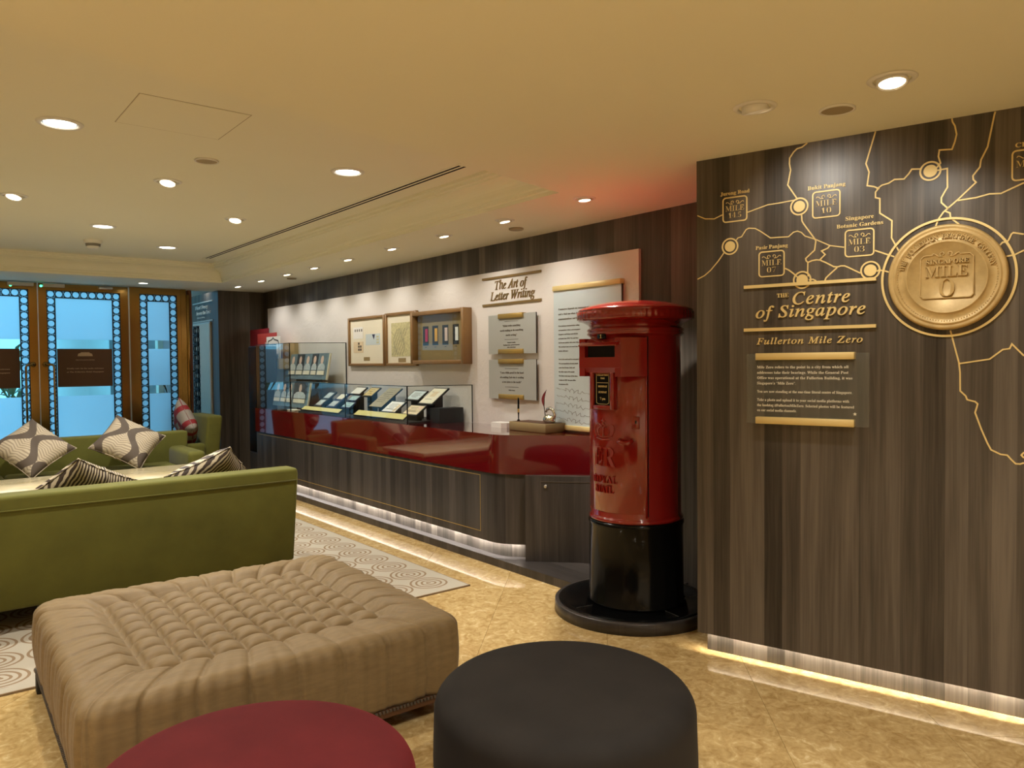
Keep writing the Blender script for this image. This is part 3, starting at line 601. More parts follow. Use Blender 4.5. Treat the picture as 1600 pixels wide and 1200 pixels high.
def build_letters():
    b = MB().prism([(3.10,5.17),(3.52,5.17),(3.52,7.09),(3.10,7.315)],.8725,.884).build('felt_board','dark_board'); tag(b,'dark flat board under the letters in the low glass case','board')
    k = MB().box(3.30,3.53,5.03,5.165,.873,.99).build('display_block','dark_board'); tag(k,'black block at the near end of the low glass case','block')
    al = math.atan(.75)
    def doc(name, lab, y0, y1, xa, xb, paper, frame='dark_board', rim=.012, cat='letter', lines=4, inkm='ink_soft', pics=()):
        """a sloped card: xa..xb is its foot and head across the counter"""
        L = (xb-xa)/math.cos(al); z0 = .878+.75*(xa-3.12); w = y1-y0
        t = thing(name,lab,cat,(xa,(y0+y1)/2,max(z0,.897)),-PI/2,'letters in the low glass case')
        R_ = Matrix.Rotation(al,4,'X')                                      # local: x right, y up the slope
        MB().box(-w/2,w/2,0,L,-.012,0,R_).build('backing',frame,t); s = MB().box(-w/2+rim,w/2-rim,rim,L-rim,0,.002,R_).build('paper',paper,t)
        m = MB(); h = L-2*rim
        for i in range(lines):
            yy = rim+h*(.25+.5*i/max(1,lines-1)); ww = (w/2-rim)*random.uniform(.45,.8); m.box(-ww,ww*random.uniform(.5,1),yy,yy+.004,.002,.0026,R_)
        for (a,b_,c,d_,_m) in pics: MB().box(a*w/2,b_*w/2,c*L,d_*L,.002,.003,R_).build('printed_patch',_m,t)
        if lines: m.build('handwriting',inkm,t)
        zz = max(z0,.897); hb = L*math.sin(al)*.8
        if hb > .03: MB().prism([(L*math.cos(al)*.35,-(zz-.884)),(L*math.cos(al)*.8,-(zz-.884)),(L*math.cos(al)*.8,L*math.sin(al)*.8-.018),(L*math.cos(al)*.35,L*math.sin(al)*.35-.018)],-w*.3,w*.3,None,'x').build('stand','dark_board',t)
        return t
    doc('title_strip','long yellow title strip in front of the near letters',5.28,6.14,3.112,3.168,'paper_yellow',rim=.004,cat='title strip',lines=0)
    doc('title_strip','long yellow title strip in front of the blue photo cards',6.44,7.28,3.112,3.158,'paper_yellow',rim=.004,cat='title strip',lines=0)
    doc('letter_card','large cream letter in black frame at the near case end',5.15,5.37,3.305,3.476,'paper_cream',pics=((-.35,.3,.45,.75,'paper_age'),),lines=2)
    doc('letter_card','pale blue lined letter in black frame left of the cream one',5.41,5.62,3.335,3.440,'paper_blue',lines=5)
    doc('letter_card','tan postmarked envelope in black frame at the case front',5.20,5.44,3.19,3.293,'paper_age',pics=((.35,.75,.6,.85,'stamp_pale'),))
    doc('letter_card','white letter with small stamp slips in black frame at front',5.56,5.80,3.196,3.318,'paper_white',pics=((.5,.8,.1,.7,'paper_age'),),lines=5)
    doc('letter_card','long mottled brown certificate behind the white framed letter',5.86,6.09,3.24,3.455,'paper_brown',rim=.004,lines=6,inkm='ink_brown')
    doc('letter_card','small golden tan card on a black block at the case back',6.24,6.42,3.347,3.453,'paper_tan',lines=3,inkm='ink_brown')
    doc('letter_card','plain white card on a dark mount next to the tan one',6.50,6.71,3.36,3.452,'paper_white',lines=0)
    doc('letter_card','upper teal card on the navy mount',6.44,6.60,3.285,3.352,'paper_teal','navy',lines=2)
    doc('letter_card','lower teal card on the navy mount',6.40,6.58,3.205,3.275,'paper_teal','navy',lines=2)
    doc('letter_card','navy mount with two small engraved pictures, nearer the teal cards',6.70,6.88,3.197,3.366,'navy','navy',pics=((-.7,.7,.08,.42,'photo_light'),(-.7,.7,.58,.92,'paper_cream')),lines=0,cat='picture card')
    doc('letter_card','black mount with two small pictures beside the tall case',7.00,7.17,3.195,3.376,'dark_board','dark_board',pics=((-.7,.7,.08,.42,'photo_light'),(-.7,.7,.56,.92,'photo_light')),lines=0,cat='picture card')
    # boards of portrait photographs in the tall case
    def board(lab, x, y0, y1, z0, z1, cuts, lean=.18, back='photo_mid'):
        w = y1-y0; t = thing('photo_board',lab,'photo board',(x,(y0+y1)/2,z0),-PI/2,'photo boards in the tall glass case'); L = z1-z0; R_ = Matrix.Rotation(-lean,4,'X')
        MB().box(-w/2,w/2,0,.012,0,L,R_).build('backing',back,t); MB().box(w/2-.05,w/2+.02,.003,.02,0,L,R_).build('side_strip','paper_cream',t); MB().box(-w*.3,w*.3,.012,.06,-.0,L*.4,R_).build('stand','dark_board',t)
        if z0 > .9: MB().box(-w*.3,w*.3,.02,.05,-(z0-.873),0).build('stand','dark_board',t)
        for i in range(len(cuts)-1):
            a = -w/2+w*cuts[i]+.006; b_ = -w/2+w*cuts[i+1]-.006; c = (a+b_)/2; ww = b_-a
            ph = MB().box(a,b_,-.003,0,L*.33,L*.98,R_).build('photograph','photo_dark' if i%2 else 'photo_mid',t); m = MB()
            r = min(ww*.26,L*.135); hz = L*.60+r*1.1
            m.prism([(c-ww*.44,L*.36),(c+ww*.44,L*.36),(c+ww*.42,L*.50),(c+ww*.26,L*.59),(c+r*.5,L*.62),(c-r*.5,L*.62),(c-ww*.26,L*.59),(c-ww*.42,L*.50)],-.0045,-.003,R_,'y'); m.build('figure_print','photo_light',ph)
            MB().prism([(c+r*.9*math.cos(k*PI/8),hz+r*1.15*math.sin(k*PI/8)) for k in range(16)],-.005,-.003,R_,'y').build('figure_print','stamp_pale',ph)
            MB().box(a+ww*.1,b_-ww*.05,-.008,-.003,L*.18,L*.33,R_).build('caption','paper_cream',ph)
    board('upper board of five old portrait photos in the tall case',3.37,7.26,8.24,1.19,1.47,(0,.2,.4,.6,.76,.97))
    board('lower board of old group photos in the tall case',3.20,7.36,8.26,.90,1.17,(0,.22,.40,.58,.97))
    c = MB().rbox(3.10,3.17,7.42,7.60,.873,.885,.003,2).build('caption_card','paper_cream'); tag(c,'small cream caption card at the foot of the photo boards','card')
build_letters()
# =================================================================== wall panel and what hangs on it
def wall_thing(name, lab, cat, x, y, z=0, group=None): return thing(name,lab,cat,(x,y,z),-PI/2,group)
def build_wall_panel():
    p = MB().box(3.55,XW+.005,3.16,9.27,.60,2.045).build('wall_panel','panel_white'); tag(p,'long white textured panel on the dark wall above the counter','wall panel')
    # heading
    h = wall_thing('wall_heading','bronze heading The Art of Letter Writing between two bars','lettering',3.55,4.42)
    for z in (1.998,1.795): MB().box(-.348,.348,-.012,0,z-.008,z+.008).build('bar','bronze_letter',h)
    put_text(MB(),'The Art of','i',-.0,1.907,.064,.385,'C',-.006,0,res=2,thin=.006).build('heading_line','bronze_letter',h)
    put_text(MB(),'Letter Writing','i',.01,1.826,.064,.53,'C',-.006,0,res=2,thin=.006).build('heading_line','bronze_letter',h)
    def quote(lab, z0, z1, lines):
        t = wall_thing('quote_panel',lab,'wall plaque',3.52,4.385,0,'grey quotation plaques'); W_ = .28
        MB().box(-W_,W_,0,.008,z0,z1).build('plate','silk_grey',t); MB().box(W_-.001,W_+.003,.001,.008,z0,z1).build('edge','ink',t)
        for z in (z0,z1): MB().rbox(-.147,.142,-.014,.03,z-.0175+(.0175 if z == z0 else -.012),z+.0175+(.0175 if z == z0 else -.012),.002,1).build('gold_clip','gold_dull',t)
        m = MB()
        for z,s,c_ in lines:
            if s is None: m.box(-.08,.08,-.001,0,z,z+.003)
            else: put_text(m,s,'b',0,z,c_,None,'C',-.0012,0,res=1)
        m.build('quote_print','ink_brown',t)
    quote('upper grey plaque with gold clips quoting write something worth reading',1.415,1.709,[(1.655,None,0),(1.618,'\u201cEither write something',.014),(1.583,'worth reading or do something',.014),(1.548,'worth writing.\u201d',.014),(1.52,None,0),(1.495,'Benjamin Franklin',.008),(1.477,'Founding Father and first Postmaster',.008),(1.46,'of the United States',.008)])
    quote('lower grey plaque with gold clips quoting a little pencil in the hand',1.077,1.371,[(1.303,None,0),(1.268,'\u201cI am a little pencil in the hand',.014),(1.233,'of a writing God who is sending',.014),(1.198,'a love letter to the world.\u201d',.014),(1.165,None,0),(1.14,'Mother Teresa',.008)])
    t = wall_thing('story_panel','tall pale glass panel with gold top bar behind the postbox','wall panel',3.52,3.595)
    MB().box(-.318,.318,0,.008,.90,1.84).build('plate','paper_blue',t); MB().box(.317,.321,0,.008,.9,1.84).build('edge','ink',t); MB().rbox(-.318,.318,-.014,.0295,1.838,1.872,.002,1).build('gold_bar','gold_flat',t); MB().rbox(-.318,.318,-.014,.0295,.885,.918,.002,1).build('gold_bar','gold_flat',t)
    m = MB(); z = 1.705
    for s in ('Commerce depends on communications','and a vital one when the General','communications and letters grew'): put_text(m,s,'b',-.27,z,.013,None,'L',-.0012,0,res=1); z -= .0335
    z -= .012
    for s in ('Every business, transportation, sailing','correspondence, letters and newspapers','Singapore and Malaya and with the','peninsula from 1819. The mail then','fast became quicker with steam ships.','The overland route cut transit time','further still more.','','Post to the world and for newspapers','The correspondence of many people','came from Europe, India and','the wider region of its people.','The letters kept pages of the times,','London in 1867, the post office','the business of it.'):
        put_text(m,s,'b',-.27,z,.0085,None,'L',-.0012,0,res=1); z -= .0285
    m.build('story_print','ink_brown',t); m = MB()
    for k in range(5):
        zz = 1.17-.05*k; pts = []
        for i in range(46):
            x = -.30+.6*i/45; pts.append((x+.010*math.sin(i*2.1+k), zz-.10*(x+.3)+.014*math.sin(i*1.7+k)*(1 if (i//7)%3 else .2)))
        m.ribbon(pts,.0022,-.001,0)
    m.build('script_print','ink_soft',t)
    # framed papers
    def frame(name, lab, y0, y1, z0, z1, x=3.55, depth=.03, bar=.026, mat='paper_cream'):
        w = (y1-y0)/2; t = wall_thing(name,lab,'picture frame',x,(y0+y1)/2); d = -depth
        for a,b_,c,e in ((-w,-w+bar,z0,z1),(w-bar,w,z0,z1),(-w+bar,w-bar,z1-bar,z1),(-w+bar,w-bar,z0,z0+bar)): MB().rbox(a,b_,d,0,c,e,.003,1).build('frame_bar','frame_wood',t)
        MB().box(-w+bar,w-bar,d*.35,0,z0+bar,z1-bar).build('mount',mat,t); return t, w, d*.35
    t,w_,d = frame('picture_frame','wooden frame with two stamp sheets and a blue first day cover',6.30,7.04,1.328,1.812)
    c = 6.67
    def sheet(t, c, d, ya, yb, za, zb, mat, nm='printed_sheet'): return MB().box(c-ya,c-yb,d-.002,d,za,zb).build(nm,mat,t)
    s = sheet(t,c,d,6.95,6.745,1.60,1.714,'paper_white'); m = MB(); [m.box(c-6.95+.03+.045*k,c-6.95+.055+.045*k,d-.003,d-.002,1.67,1.695) for k in range(4)]; m.build('stamp_print','ink_soft',s)
    s = sheet(t,c,d,6.95,6.745,1.46,1.57,'paper_age'); m = MB(); [m.box(c-6.95+.10+.04*(k%2),c-6.95+.13+.04*(k%2),d-.003,d-.002,1.48+.03*(k//2),1.502+.03*(k//2)) for k in range(5)]; m.build('stamp_print','ink_brown',s)
    s = sheet(t,c,d,6.69,6.405,1.532,1.639,'paper_blue'); MB().prism([(c-6.56,1.634),(c-6.50,1.634),(c-6.525,1.585)],d-.003,d-.002,None,'y').build('emblem_print','navy',s); m = MB(); [m.box(c-6.47+.025*(k%2),c-6.455+.025*(k%2),d-.003,d-.002,1.545+.028*(k//2),1.562+.028*(k//2)) for k in range(6)]; m.build('stamp_print','paper_yellow',s)
    sheet(t,c,d,6.735,6.615,1.38,1.416,'mount_brown','name_plate')
    t,w_,d = frame('picture_frame','wooden frame with an old yellow map half behind the box frame',5.729,6.285,1.328,1.818); c = 6.007
    s = sheet(t,c,d,6.19,5.78,1.415,1.724,'map_print'); m = MB()
    for k in range(7):
        x = c-6.17+.03*k; pts = [(x+.02*math.sin(j*1.3+k)+.012*j, 1.43+.04*j) for j in range(7)]; m.ribbon(pts,.0035,d-.003,d-.002)
    m.build('map_lines','ink_soft',s); sheet(t,c,d,6.065,5.935,1.362,1.40,'mount_brown','name_plate')
    # deep box frame with four stamps
    t = wall_thing('box_frame','deep wooden box frame with four coloured stamps on dark strips','picture frame',3.55,5.325); w = .402; z0,z1 = 1.342,1.793; D = -.09; b = .034
    for a,b_,cc,e in ((-w,-w+b,z0,z1),(w-b,w,z0,z1),(-w+b,w-b,z1-b,z1),(-w+b,w-b,z0,z0+b)): MB().rbox(a,b_,D,0,cc,e,.003,1).build('frame_bar','frame_wood',t)
    MB().box(-w+b,w-b,-.03,-.01,z0+b,z1-b).build('mount','mount_brown',t); MB().box(-w+b,w-b,D+.015,D+.018,z0+b,z1-b).build('front_glass','glass_low',t)
    for k,(y,mt) in enumerate(((5.565,'stamp_pink'),(5.415,'stamp_orange'),(5.262,'stamp_pale'),(5.108,'paper_white'))):
        x = 5.325-y; s = MB().box(x-.043,x+.043,-.032,-.03,1.503,1.668).build('dark_strip','ink',t); MB().box(x-.005,x+.036,-.034,-.032,1.535,1.645).build('stamp',mt,s); MB().box(x-.012,x+.012,-.031,-.03,1.485,1.490).build('caption','ink',t)
    # leaflet holder at the far end
    t = wall_thing('leaflet_holder','tan stepped leaflet holder on the wall past the tall case','leaflet holder',3.55,8.72)
    MB().box(-.46,.375,-.05,0,1.30,1.60).box(-.60,.375,-.23,-.05,1.30,1.419).build('pocket','board_tan',t)
    for lab,y0,y1,x,z0_,z1_,mt in (('dark red leaflet at the back of the tan holder',8.79,9.41,3.375,1.42,1.783,'card_red'),('bright red leaflet standing in the tan holder',8.50,9.10,3.355,1.42,1.722,'card_red2'),('white leaflet with black scroll border in the tan holder',8.35,8.76,3.335,1.42,1.675,'paper_white')):
        s = wall_thing('leaflet',lab,'leaflet',x,(y0+y1)/2,z0_,'leaflets in the tan holder'); h_ = (y1-y0)/2; H = z1_-z0_
        MB().box(-h_,h_,0,.004,0,H).build('sheet',mt,s)
        if mt == 'paper_white':
            pts = [(-h_+.03,.0),(-h_+.03,H*.6),(-h_+.06,H*.8),(-h_*.2,H*.86),(0,H*.95),(h_*.2,H*.86),(h_-.06,H*.8),(h_-.03,H*.6),(h_-.03,0)]; MB().ribbon(pts,.014,-.001,0).build('scroll_border','ink',s)
        else: put_text(MB(),'POST','b',0,H*.55,.03,None,'C',-.001,0,res=1).build('print','stamp_pale',s)
build_wall_panel()
def build_desk_items():
    t = thing('pen_tray','brown box tray on the red counter under the plaques','tray',(3.423,3.99,.872),0)
    MB().rbox(-.092,.092,-.195,.195,0,.062,.003,1).build('box','mount_brown',t); MB().box(-.075,.075,-.178,.178,.062,.064).build('inset','sign_brown',t)
    p = thing('fountain_pen','upright black fountain pen with gold band on the tray','pen',(3.39,4.15,.9365)); MB().lathe([(0,0),(.012,0),(.010,.006),(.004,.012),(.005,.05),(.0065,.06)],14).build('holder','black_gloss',p); MB().lathe([(.0065,.06),(.007,.085)],14).build('band','gold',p); MB().lathe([(.007,.085),(.0065,.15),(.003,.165),(0,.165)],14).build('barrel','black_gloss',p)
    s = thing('swan_inkwell','polished chrome swan shaped inkwell on the brown tray','inkwell',(3.423,3.86,.9365)); MB().lathe([(0,0),(.032,0),(.04,.012),(.042,.028),(.034,.045),(.018,.055),(0,.058)],24,Matrix.Diagonal((.8,1.3,1,1))).build('body','chrome',s)
    MB().tube([(0,-.045,.03),(0,-.060,.055),(0,-.045,.085),(0,-.012,.100),(0,.018,.092),(0,.030,.072)],[.012,.013,.013,.013,.011,.007],10).build('neck','chrome',s)
    q = thing('quill_pen','dark red feather quill standing in the chrome inkwell','quill',(3.423,3.90,.985)); MB().tube([(0,0,0),(0,.012,.06),(0,.008,.12),(0,-.012,.175)],[.003,.003,.0025,.001],6).build('shaft','ink',q)
    v = []; n = 10
    for i in range(n):
        a = i/(n-1); y = .012+.018*math.sin(a*2.4)-.04*a*a; z = .06+.115*a; wd = .013*math.sin(PI*min(1,a*.93+.07))+.001
        v += [(-wd*.2,y-wd,z),(.002,y,z+.003),(-wd*.2,y+wd,z)]
    MB().add(v,[f for i in range(n-1) for f in ((3*i,3*i+3,3*i+4,3*i+1),(3*i+1,3*i+4,3*i+5,3*i+2))]).build('vane','card_red',q)
    n_ = thing('note_block','white paper note block with cut corners on the counter','note pad',(3.45,4.42,.872)); MB().prism([(-.055,-.06),(-.02,-.085),(.055,-.085),(.055,.085),(-.02,.085),(-.055,.06)],0,.035).build('paper_stack','paper_white',n_)
build_desk_items()
def build_pier_sign():
    t = thing('pier_heading','silver two line heading between bars on the wood pier','lettering',(3.0,10.05,0),-PI/2)
    for z in (2.153,1.913): MB().box(-.405,.415,-.008,0,z-.007,z+.007).build('bar','silver_letter',t)
    put_text(MB(),'First Ferry','b',-.04,2.072,.045,.53,'C',-.006,0,res=1).build('heading_line','silver_letter',t); put_text(MB(),'Across the Tour','b',.035,2.0,.045,.60,'C',-.006,0,res=1).build('heading_line','silver_letter',t); put_text(MB(),'Fullerton Gallery','b',-.07,1.955,.018,.33,'C',-.004,0,res=1).build('heading_line','silver_letter',t)
    m = thing('pier_mirror','tall narrow mirror with a column of rings on the wood pier','mirror',(3.0,10.06,0),-PI/2); MB().box(-.355,.355,-.02,0,.36,1.895).build('frame','silver_letter',m); MB().box(-.335,.335,-.024,-.02,.38,1.875).build('glass','chrome',m)
    for k in range(12):
        o = bpy.data.objects.new('lattice_ring',CELL); C.objects.link(o); o.parent = m; o.location = (-.20,-.034,1.80-.117*k); o.scale = (2.2,1,1.45)  # rings set before the glass in place of a reflected lattice
build_pier_sign()
# =================================================================== feature wall: gold map, heading, medallion, glass notice
LINES = [[[0.004,2.014],[0.041,1.995],[0.083,1.99],[0.122,2.004]],[[0.234,2.001],[0.323,2.023],[0.367,2.024],[0.447,2.029]],[[0.487,2.26],[0.465,2.246],[0.445,2.243],[0.431,2.231],[0.415,2.209],[0.414,2.185],[0.419,2.157],[0.412,2.12],[0.407,2.096],[0.447,2.031]],[[0.464,1.967],[0.466,1.937],[0.473,1.923],[0.515,1.86],[0.522,1.848]],[[0.185,1.885],[0.191,1.893],[0.208,1.897],[0.228,1.926],[0.24,1.931],[0.268,1.927],[0.29,1.913],[0.334,1.879],[0.41,1.876],[0.431,1.893],[0.447,1.896],[0.463,1.889],[0.478,1.872],[0.52,1.854],[0.578,1.822],[0.633,1.81]],[[0.132,1.839],[0.124,1.828],[0.103,1.8],[0.066,1.76],[0.037,1.738],[0.004,1.724]],[[0.749,2.26],[0.714,2.138],[0.726,2.102],[0.719,2.049],[0.745,2.041],[0.764,2.03]],[[0.754,2.03],[0.773,2.043],[0.797,2.047],[0.818,2.059],[0.852,2.056],[0.869,2.074],[0.879,2.09],[0.91,2.086]],[[0.759,2.03],[0.75,2.019],[0.75,1.997],[0.766,1.991],[0.766,1.933],[0.81,1.898],[0.809,1.83],[0.836,1.774]],[[0.749,1.786],[0.823,1.753]],[[0.522,1.847],[0.517,1.809],[0.481,1.777],[0.483,1.768],[0.49,1.76],[0.489,1.719],[0.492,1.701]],[[0.576,1.82],[0.569,1.812],[0.545,1.803],[0.559,1.787],[0.538,1.767]],[[0.49,1.76],[0.506,1.766],[0.524,1.768],[0.542,1.765],[0.545,1.762],[0.561,1.754],[0.593,1.734],[0.608,1.732],[0.621,1.735],[0.635,1.734],[0.65,1.726],[0.694,1.7]],[[0.606,1.729],[0.598,1.722],[0.573,1.7],[0.563,1.69],[0.558,1.679]],[[0.756,1.702],[0.763,1.707],[0.779,1.703],[0.802,1.695]],[[0.396,1.743],[0.413,1.733],[0.431,1.718],[0.449,1.7]],[[0.494,1.686],[0.51,1.688],[0.524,1.68]],[[0.964,2.082],[0.977,2.098],[0.97,2.124],[0.973,2.148],[1.015,2.144],[1.024,2.17],[1.03,2.198],[1.024,2.231],[1.016,2.247],[1.014,2.26]],[[0.967,2.072],[1.0,2.074],[1.001,2.003],[0.99,1.983],[0.981,1.966],[0.981,1.947],[1.004,1.921]],[[1.153,2.258],[1.15,2.246],[1.138,2.178],[1.13,2.134],[1.109,2.088],[1.106,2.063],[1.084,2.034],[1.085,2.02],[1.094,2.008],[1.035,1.951],[0.988,1.91],[0.972,1.886],[0.962,1.858]],[[1.035,1.948],[1.094,1.951],[1.137,1.959],[1.173,1.956],[1.243,1.985]],[[0.994,1.913],[1.01,1.904],[1.012,1.885],[1.04,1.858]],[[1.171,1.766],[1.179,1.776],[1.193,1.777],[1.198,1.783],[1.206,1.803],[1.212,1.808],[1.244,1.799]],[[1.19,1.723],[1.219,1.728],[1.245,1.741]],[[1.014,1.457],[1.043,1.334],[1.047,1.295],[1.048,1.226],[1.066,1.207],[1.071,1.193],[1.097,1.186],[1.105,1.178],[1.103,1.168],[1.097,1.145],[1.117,1.084],[1.137,1.032],[1.149,1.007],[1.179,0.992],[1.2,0.99],[1.212,0.975],[1.226,0.96],[1.24,0.96],[1.251,0.965]],[[1.045,1.33],[1.142,1.346],[1.183,1.381],[1.204,1.384],[1.211,1.401],[1.248,1.357]],[[1.251,1.004],[1.243,0.993],[1.251,0.983]]]
def on_feature(name, lab, cat, kind=None): return thing(name,lab,cat,(P0[0],P0[1],0),RM)
def arc(cx, cz, r, n=40, a0=0, a1=2*PI, closed=True):
    k = n if closed else n+1; return [(cx+r*math.cos(a0+(a1-a0)*i/n), cz+r*math.sin(a0+(a1-a0)*i/n)) for i in range(k)]
def scroll(m, cx, cz, w, wd, y0=-.003, y1=0):
    for s in (-1,1):
        pts = []
        for i in range(15): a = -PI/2+i*.42; r = w*.10*(1-i/22); pts.append((cx+s*(w*.12+r*math.cos(a)*1.0), cz+r*math.sin(a)))
        m.ribbon(pts[::-1],wd,y0,y1); m.ribbon([(cx+s*w*.12,cz-w*.10),(cx+s*w*.26,cz-w*.085),(cx+s*w*.36,cz-.0*w),(cx+s*w*.43,cz+.02*w),(cx+s*w*.47,cz-.04*w)],wd,y0,y1)
def build_map():
    t = on_feature('map_inlay','gold road map of Singapore inlaid across the wood wall','map')
    for L in LINES: MB().ribbon(L,.0055 if L[0][0] > .25 else .0045,-.002,.001).build('road_line','gold_flat',t)
    for cx,cz in ((.455,1.999),(.156,1.859),(.467,1.688),(.732,1.708),(.943,2.073)):
        MB().ribbon(arc(cx,cz,.0345),.0065,-.003,.001,True).build('marker_ring','gold_flat',t); MB().disc(cx,cz,.0235,-.003,.001,28).build('marker_disc','gold_flat',t)
    def box(cx, cz, title, num):
        b = MB(); a = .0535; r = .013; pts = []
        for qx,qz,st in ((1,1,0),(-1,1,PI/2),(-1,-1,PI),(1,-1,1.5*PI)): pts += [(cx+qx*(a-r)+r*math.cos(st+k*PI/8), cz+qz*(a-r)+r*math.sin(st+k*PI/8)) for k in range(5)]
        o = b.ribbon(pts,.0055,-.003,.001,True).build('mile_box','gold_flat',t); m = MB(); scroll(m,cx,cz+.032,.085,.0022)
        put_text(m,'MILE','b',cx,cz-.007,.0245,.083,'C',-.003,.001,thin=-.03)
        if num: put_text(m,num,'b',cx,cz-.037,.0225,.013*len(num)+.012 if '.' not in num else .056,'C',-.003,.001,thin=-.03)
        m.build('mile_letters','gold_flat',o)
        z = cz+.066
        for s,w_ in title[::-1]: put_text(MB(),s,'b',cx,z,.0155,w_,'C',-.003,.001).build('place_name','gold_flat',t); z += .0285
    box(.178,2.022,[('Jurong Road',.131)],'14.5'); box(.563,1.9955,[('Bukit Panjang',.148)],'10'); box(.691,1.823,[('Singapore',.106),('Botanic Gardens',.175)],'03'); box(.339,1.767,[('Pasir Panjang',.137)],'07'); box(1.2605,2.05,[('Changi',.09)],'')
build_map()
def build_heading():
    t = on_feature('wall_heading','gold raised italic heading The Centre of Singapore between two bars','lettering')
    for z in (1.672,1.4835): MB().box(.221,.755,-.012,-.0,z-.0068,z+.0068).build('bar','gold_flat',t)
    put_text(MB(),'THE','b',.388,1.619,.017,.049,'C',-.008,0).build('heading_line','gold_flat',t)
    put_text(MB(),'Centre','i',.543,1.586,.050,.228,'C',-.008,0,space=1.12,thin=.012).build('heading_line','gold_flat',t); put_text(MB(),'of Singapore','i',.494,1.534,.048,.444,'C',-.008,0,space=1.08,thin=.012).build('heading_line','gold_flat',t)
    put_text(MB(),'Fullerton Mile Zero','i',.490,1.419,.0265,.43,'C',-.006,0,space=1.15,thin=.012).build('heading_line','gold_flat',t)
    p = on_feature('glass_notice','clear glass notice with gold clamps and white text on wood','wall plaque')
    MB().box(.24,.734,-.030,-.022,1.075,1.377).build('plate','glass_plate',p); 
    for a,b in ((1.350,1.380),(1.074,1.104)): MB().rbox(.28,.679,-.038,0,a,b,.002,1).build('gold_clamp','gold_flat',p)
    m = MB()
    for z,s,w_ in ((1.314,'Mile Zero refers to the point in a city from which all',.371),(1.291,'addresses take their bearings. While the General Post',.371),(1.268,'Office was operational at the Fullerton Building, it was',.386),(1.245,'Singapore\u2019s \u201cMile Zero\u201d.',.163),(1.209,'You are now standing at the one-time literal centre of Singapore.',.386),(1.173,'Take a photo and upload it to your social media platforms with',.374),(1.150,'the hashtag #FullertonMileZero. Selected photos will be featured',.393),(1.128,'on our social media channels.',.166)):
        put_text(m,s,'b',.286,z,.0112,w_,'L',-.0315,-.030,res=1)
    star = [(.682+(.008 if k%2 == 0 else .0035)*math.sin(k*PI/5),1.127+(.008 if k%2 == 0 else .0035)*math.cos(k*PI/5)) for k in range(10)]; m.prism(star,-.0315,-.030,None,'y'); m.build('notice_print','white_letter',p)
build_heading()
def build_medallion():
    t = on_feature('medallion','round gold Singapore Mile 0 medallion inside a gold ring','medallion'); cx, cz = 1.0, 1.66
    MB().ribbon(arc(cx,cz,.2235,96),.0085,-.006,.001,True).build('outer_ring','gold_flat',t)
    F = Matrix.Translation((cx,0,cz))@Matrix.Rotation(PI/2,4,'X')
    prof = [(.199,0),(.201,.016),(.197,.024),(.190,.026),(.185,.0225),(.180,.0225),(.178,.0255),(.174,.0255),(.172,.0215),(.139,.0205),(.1375,.0235),(.1335,.0235),(.132,.020),(0,.0205)]
    d = MB().lathe(prof,128,F).build('disc','medal',t); Y = -.0215
    m = MB(); s = 'THE FULLERTON HERITAGE GALLERY'; n = len(s); R_ = .1475
    for i,ch in enumerate(s):
        if ch == ' ': continue
        a = math.radians(168)-math.radians(156)*(i+.5)/n; ca, sa = math.cos(a-PI/2), math.sin(a-PI/2)
        ox, oz = cx+R_*math.cos(a), cz+R_*math.sin(a)
        put_text(m,ch,'b',0,0,.0155,None,'C',Y-.0055,Y+.002,fn=lambda p,q,yy,ca=ca,sa=sa,ox=ox,oz=oz:(ox+p*ca-q*sa, yy, oz+p*sa+q*ca))
    m.build('rim_letters','medal',d)
    m = MB(); put_text(m,'SINGAPORE','b',1.004,1.7115,.0155,.141,'C',Y-.0055,Y+.002); put_text(m,'MILE','b',1.001,1.662,.040,.140,'C',Y-.0055,Y+.002,thin=-.01); put_text(m,'O','b',1.003,1.587,.066,.052,'C',Y-.0055,Y+.002,thin=-.01); m.build('centre_letters','medal',d)
    m = MB(); sq = [(.955,1.745),(.926,1.745),(.914,1.733),(.913,1.592),(.924,1.581),(1.080,1.581),(1.090,1.592),(1.090,1.733),(1.078,1.745),(1.045,1.745)]; m.ribbon(sq,.0032,Y-.003,Y+.002); scroll(m,1.0,1.749,.10,.0032,Y-.003,Y+.002); m.build('square_border','medal',d)
    m = MB()
    for k in range(110):
        a = 2*PI*k/110; x, z = cx+.1665*math.cos(a), cz+.1665*math.sin(a); r = .0019
        m.add([(x-r,Y,z-r),(x+r,Y,z-r),(x+r,Y,z+r),(x-r,Y,z+r),(x,Y-.0028,z)],[(0,1,4),(1,2,4),(2,3,4),(3,0,4)])
    tag(m.build('beading','medal',d),kind='stuff')
build_medallion()
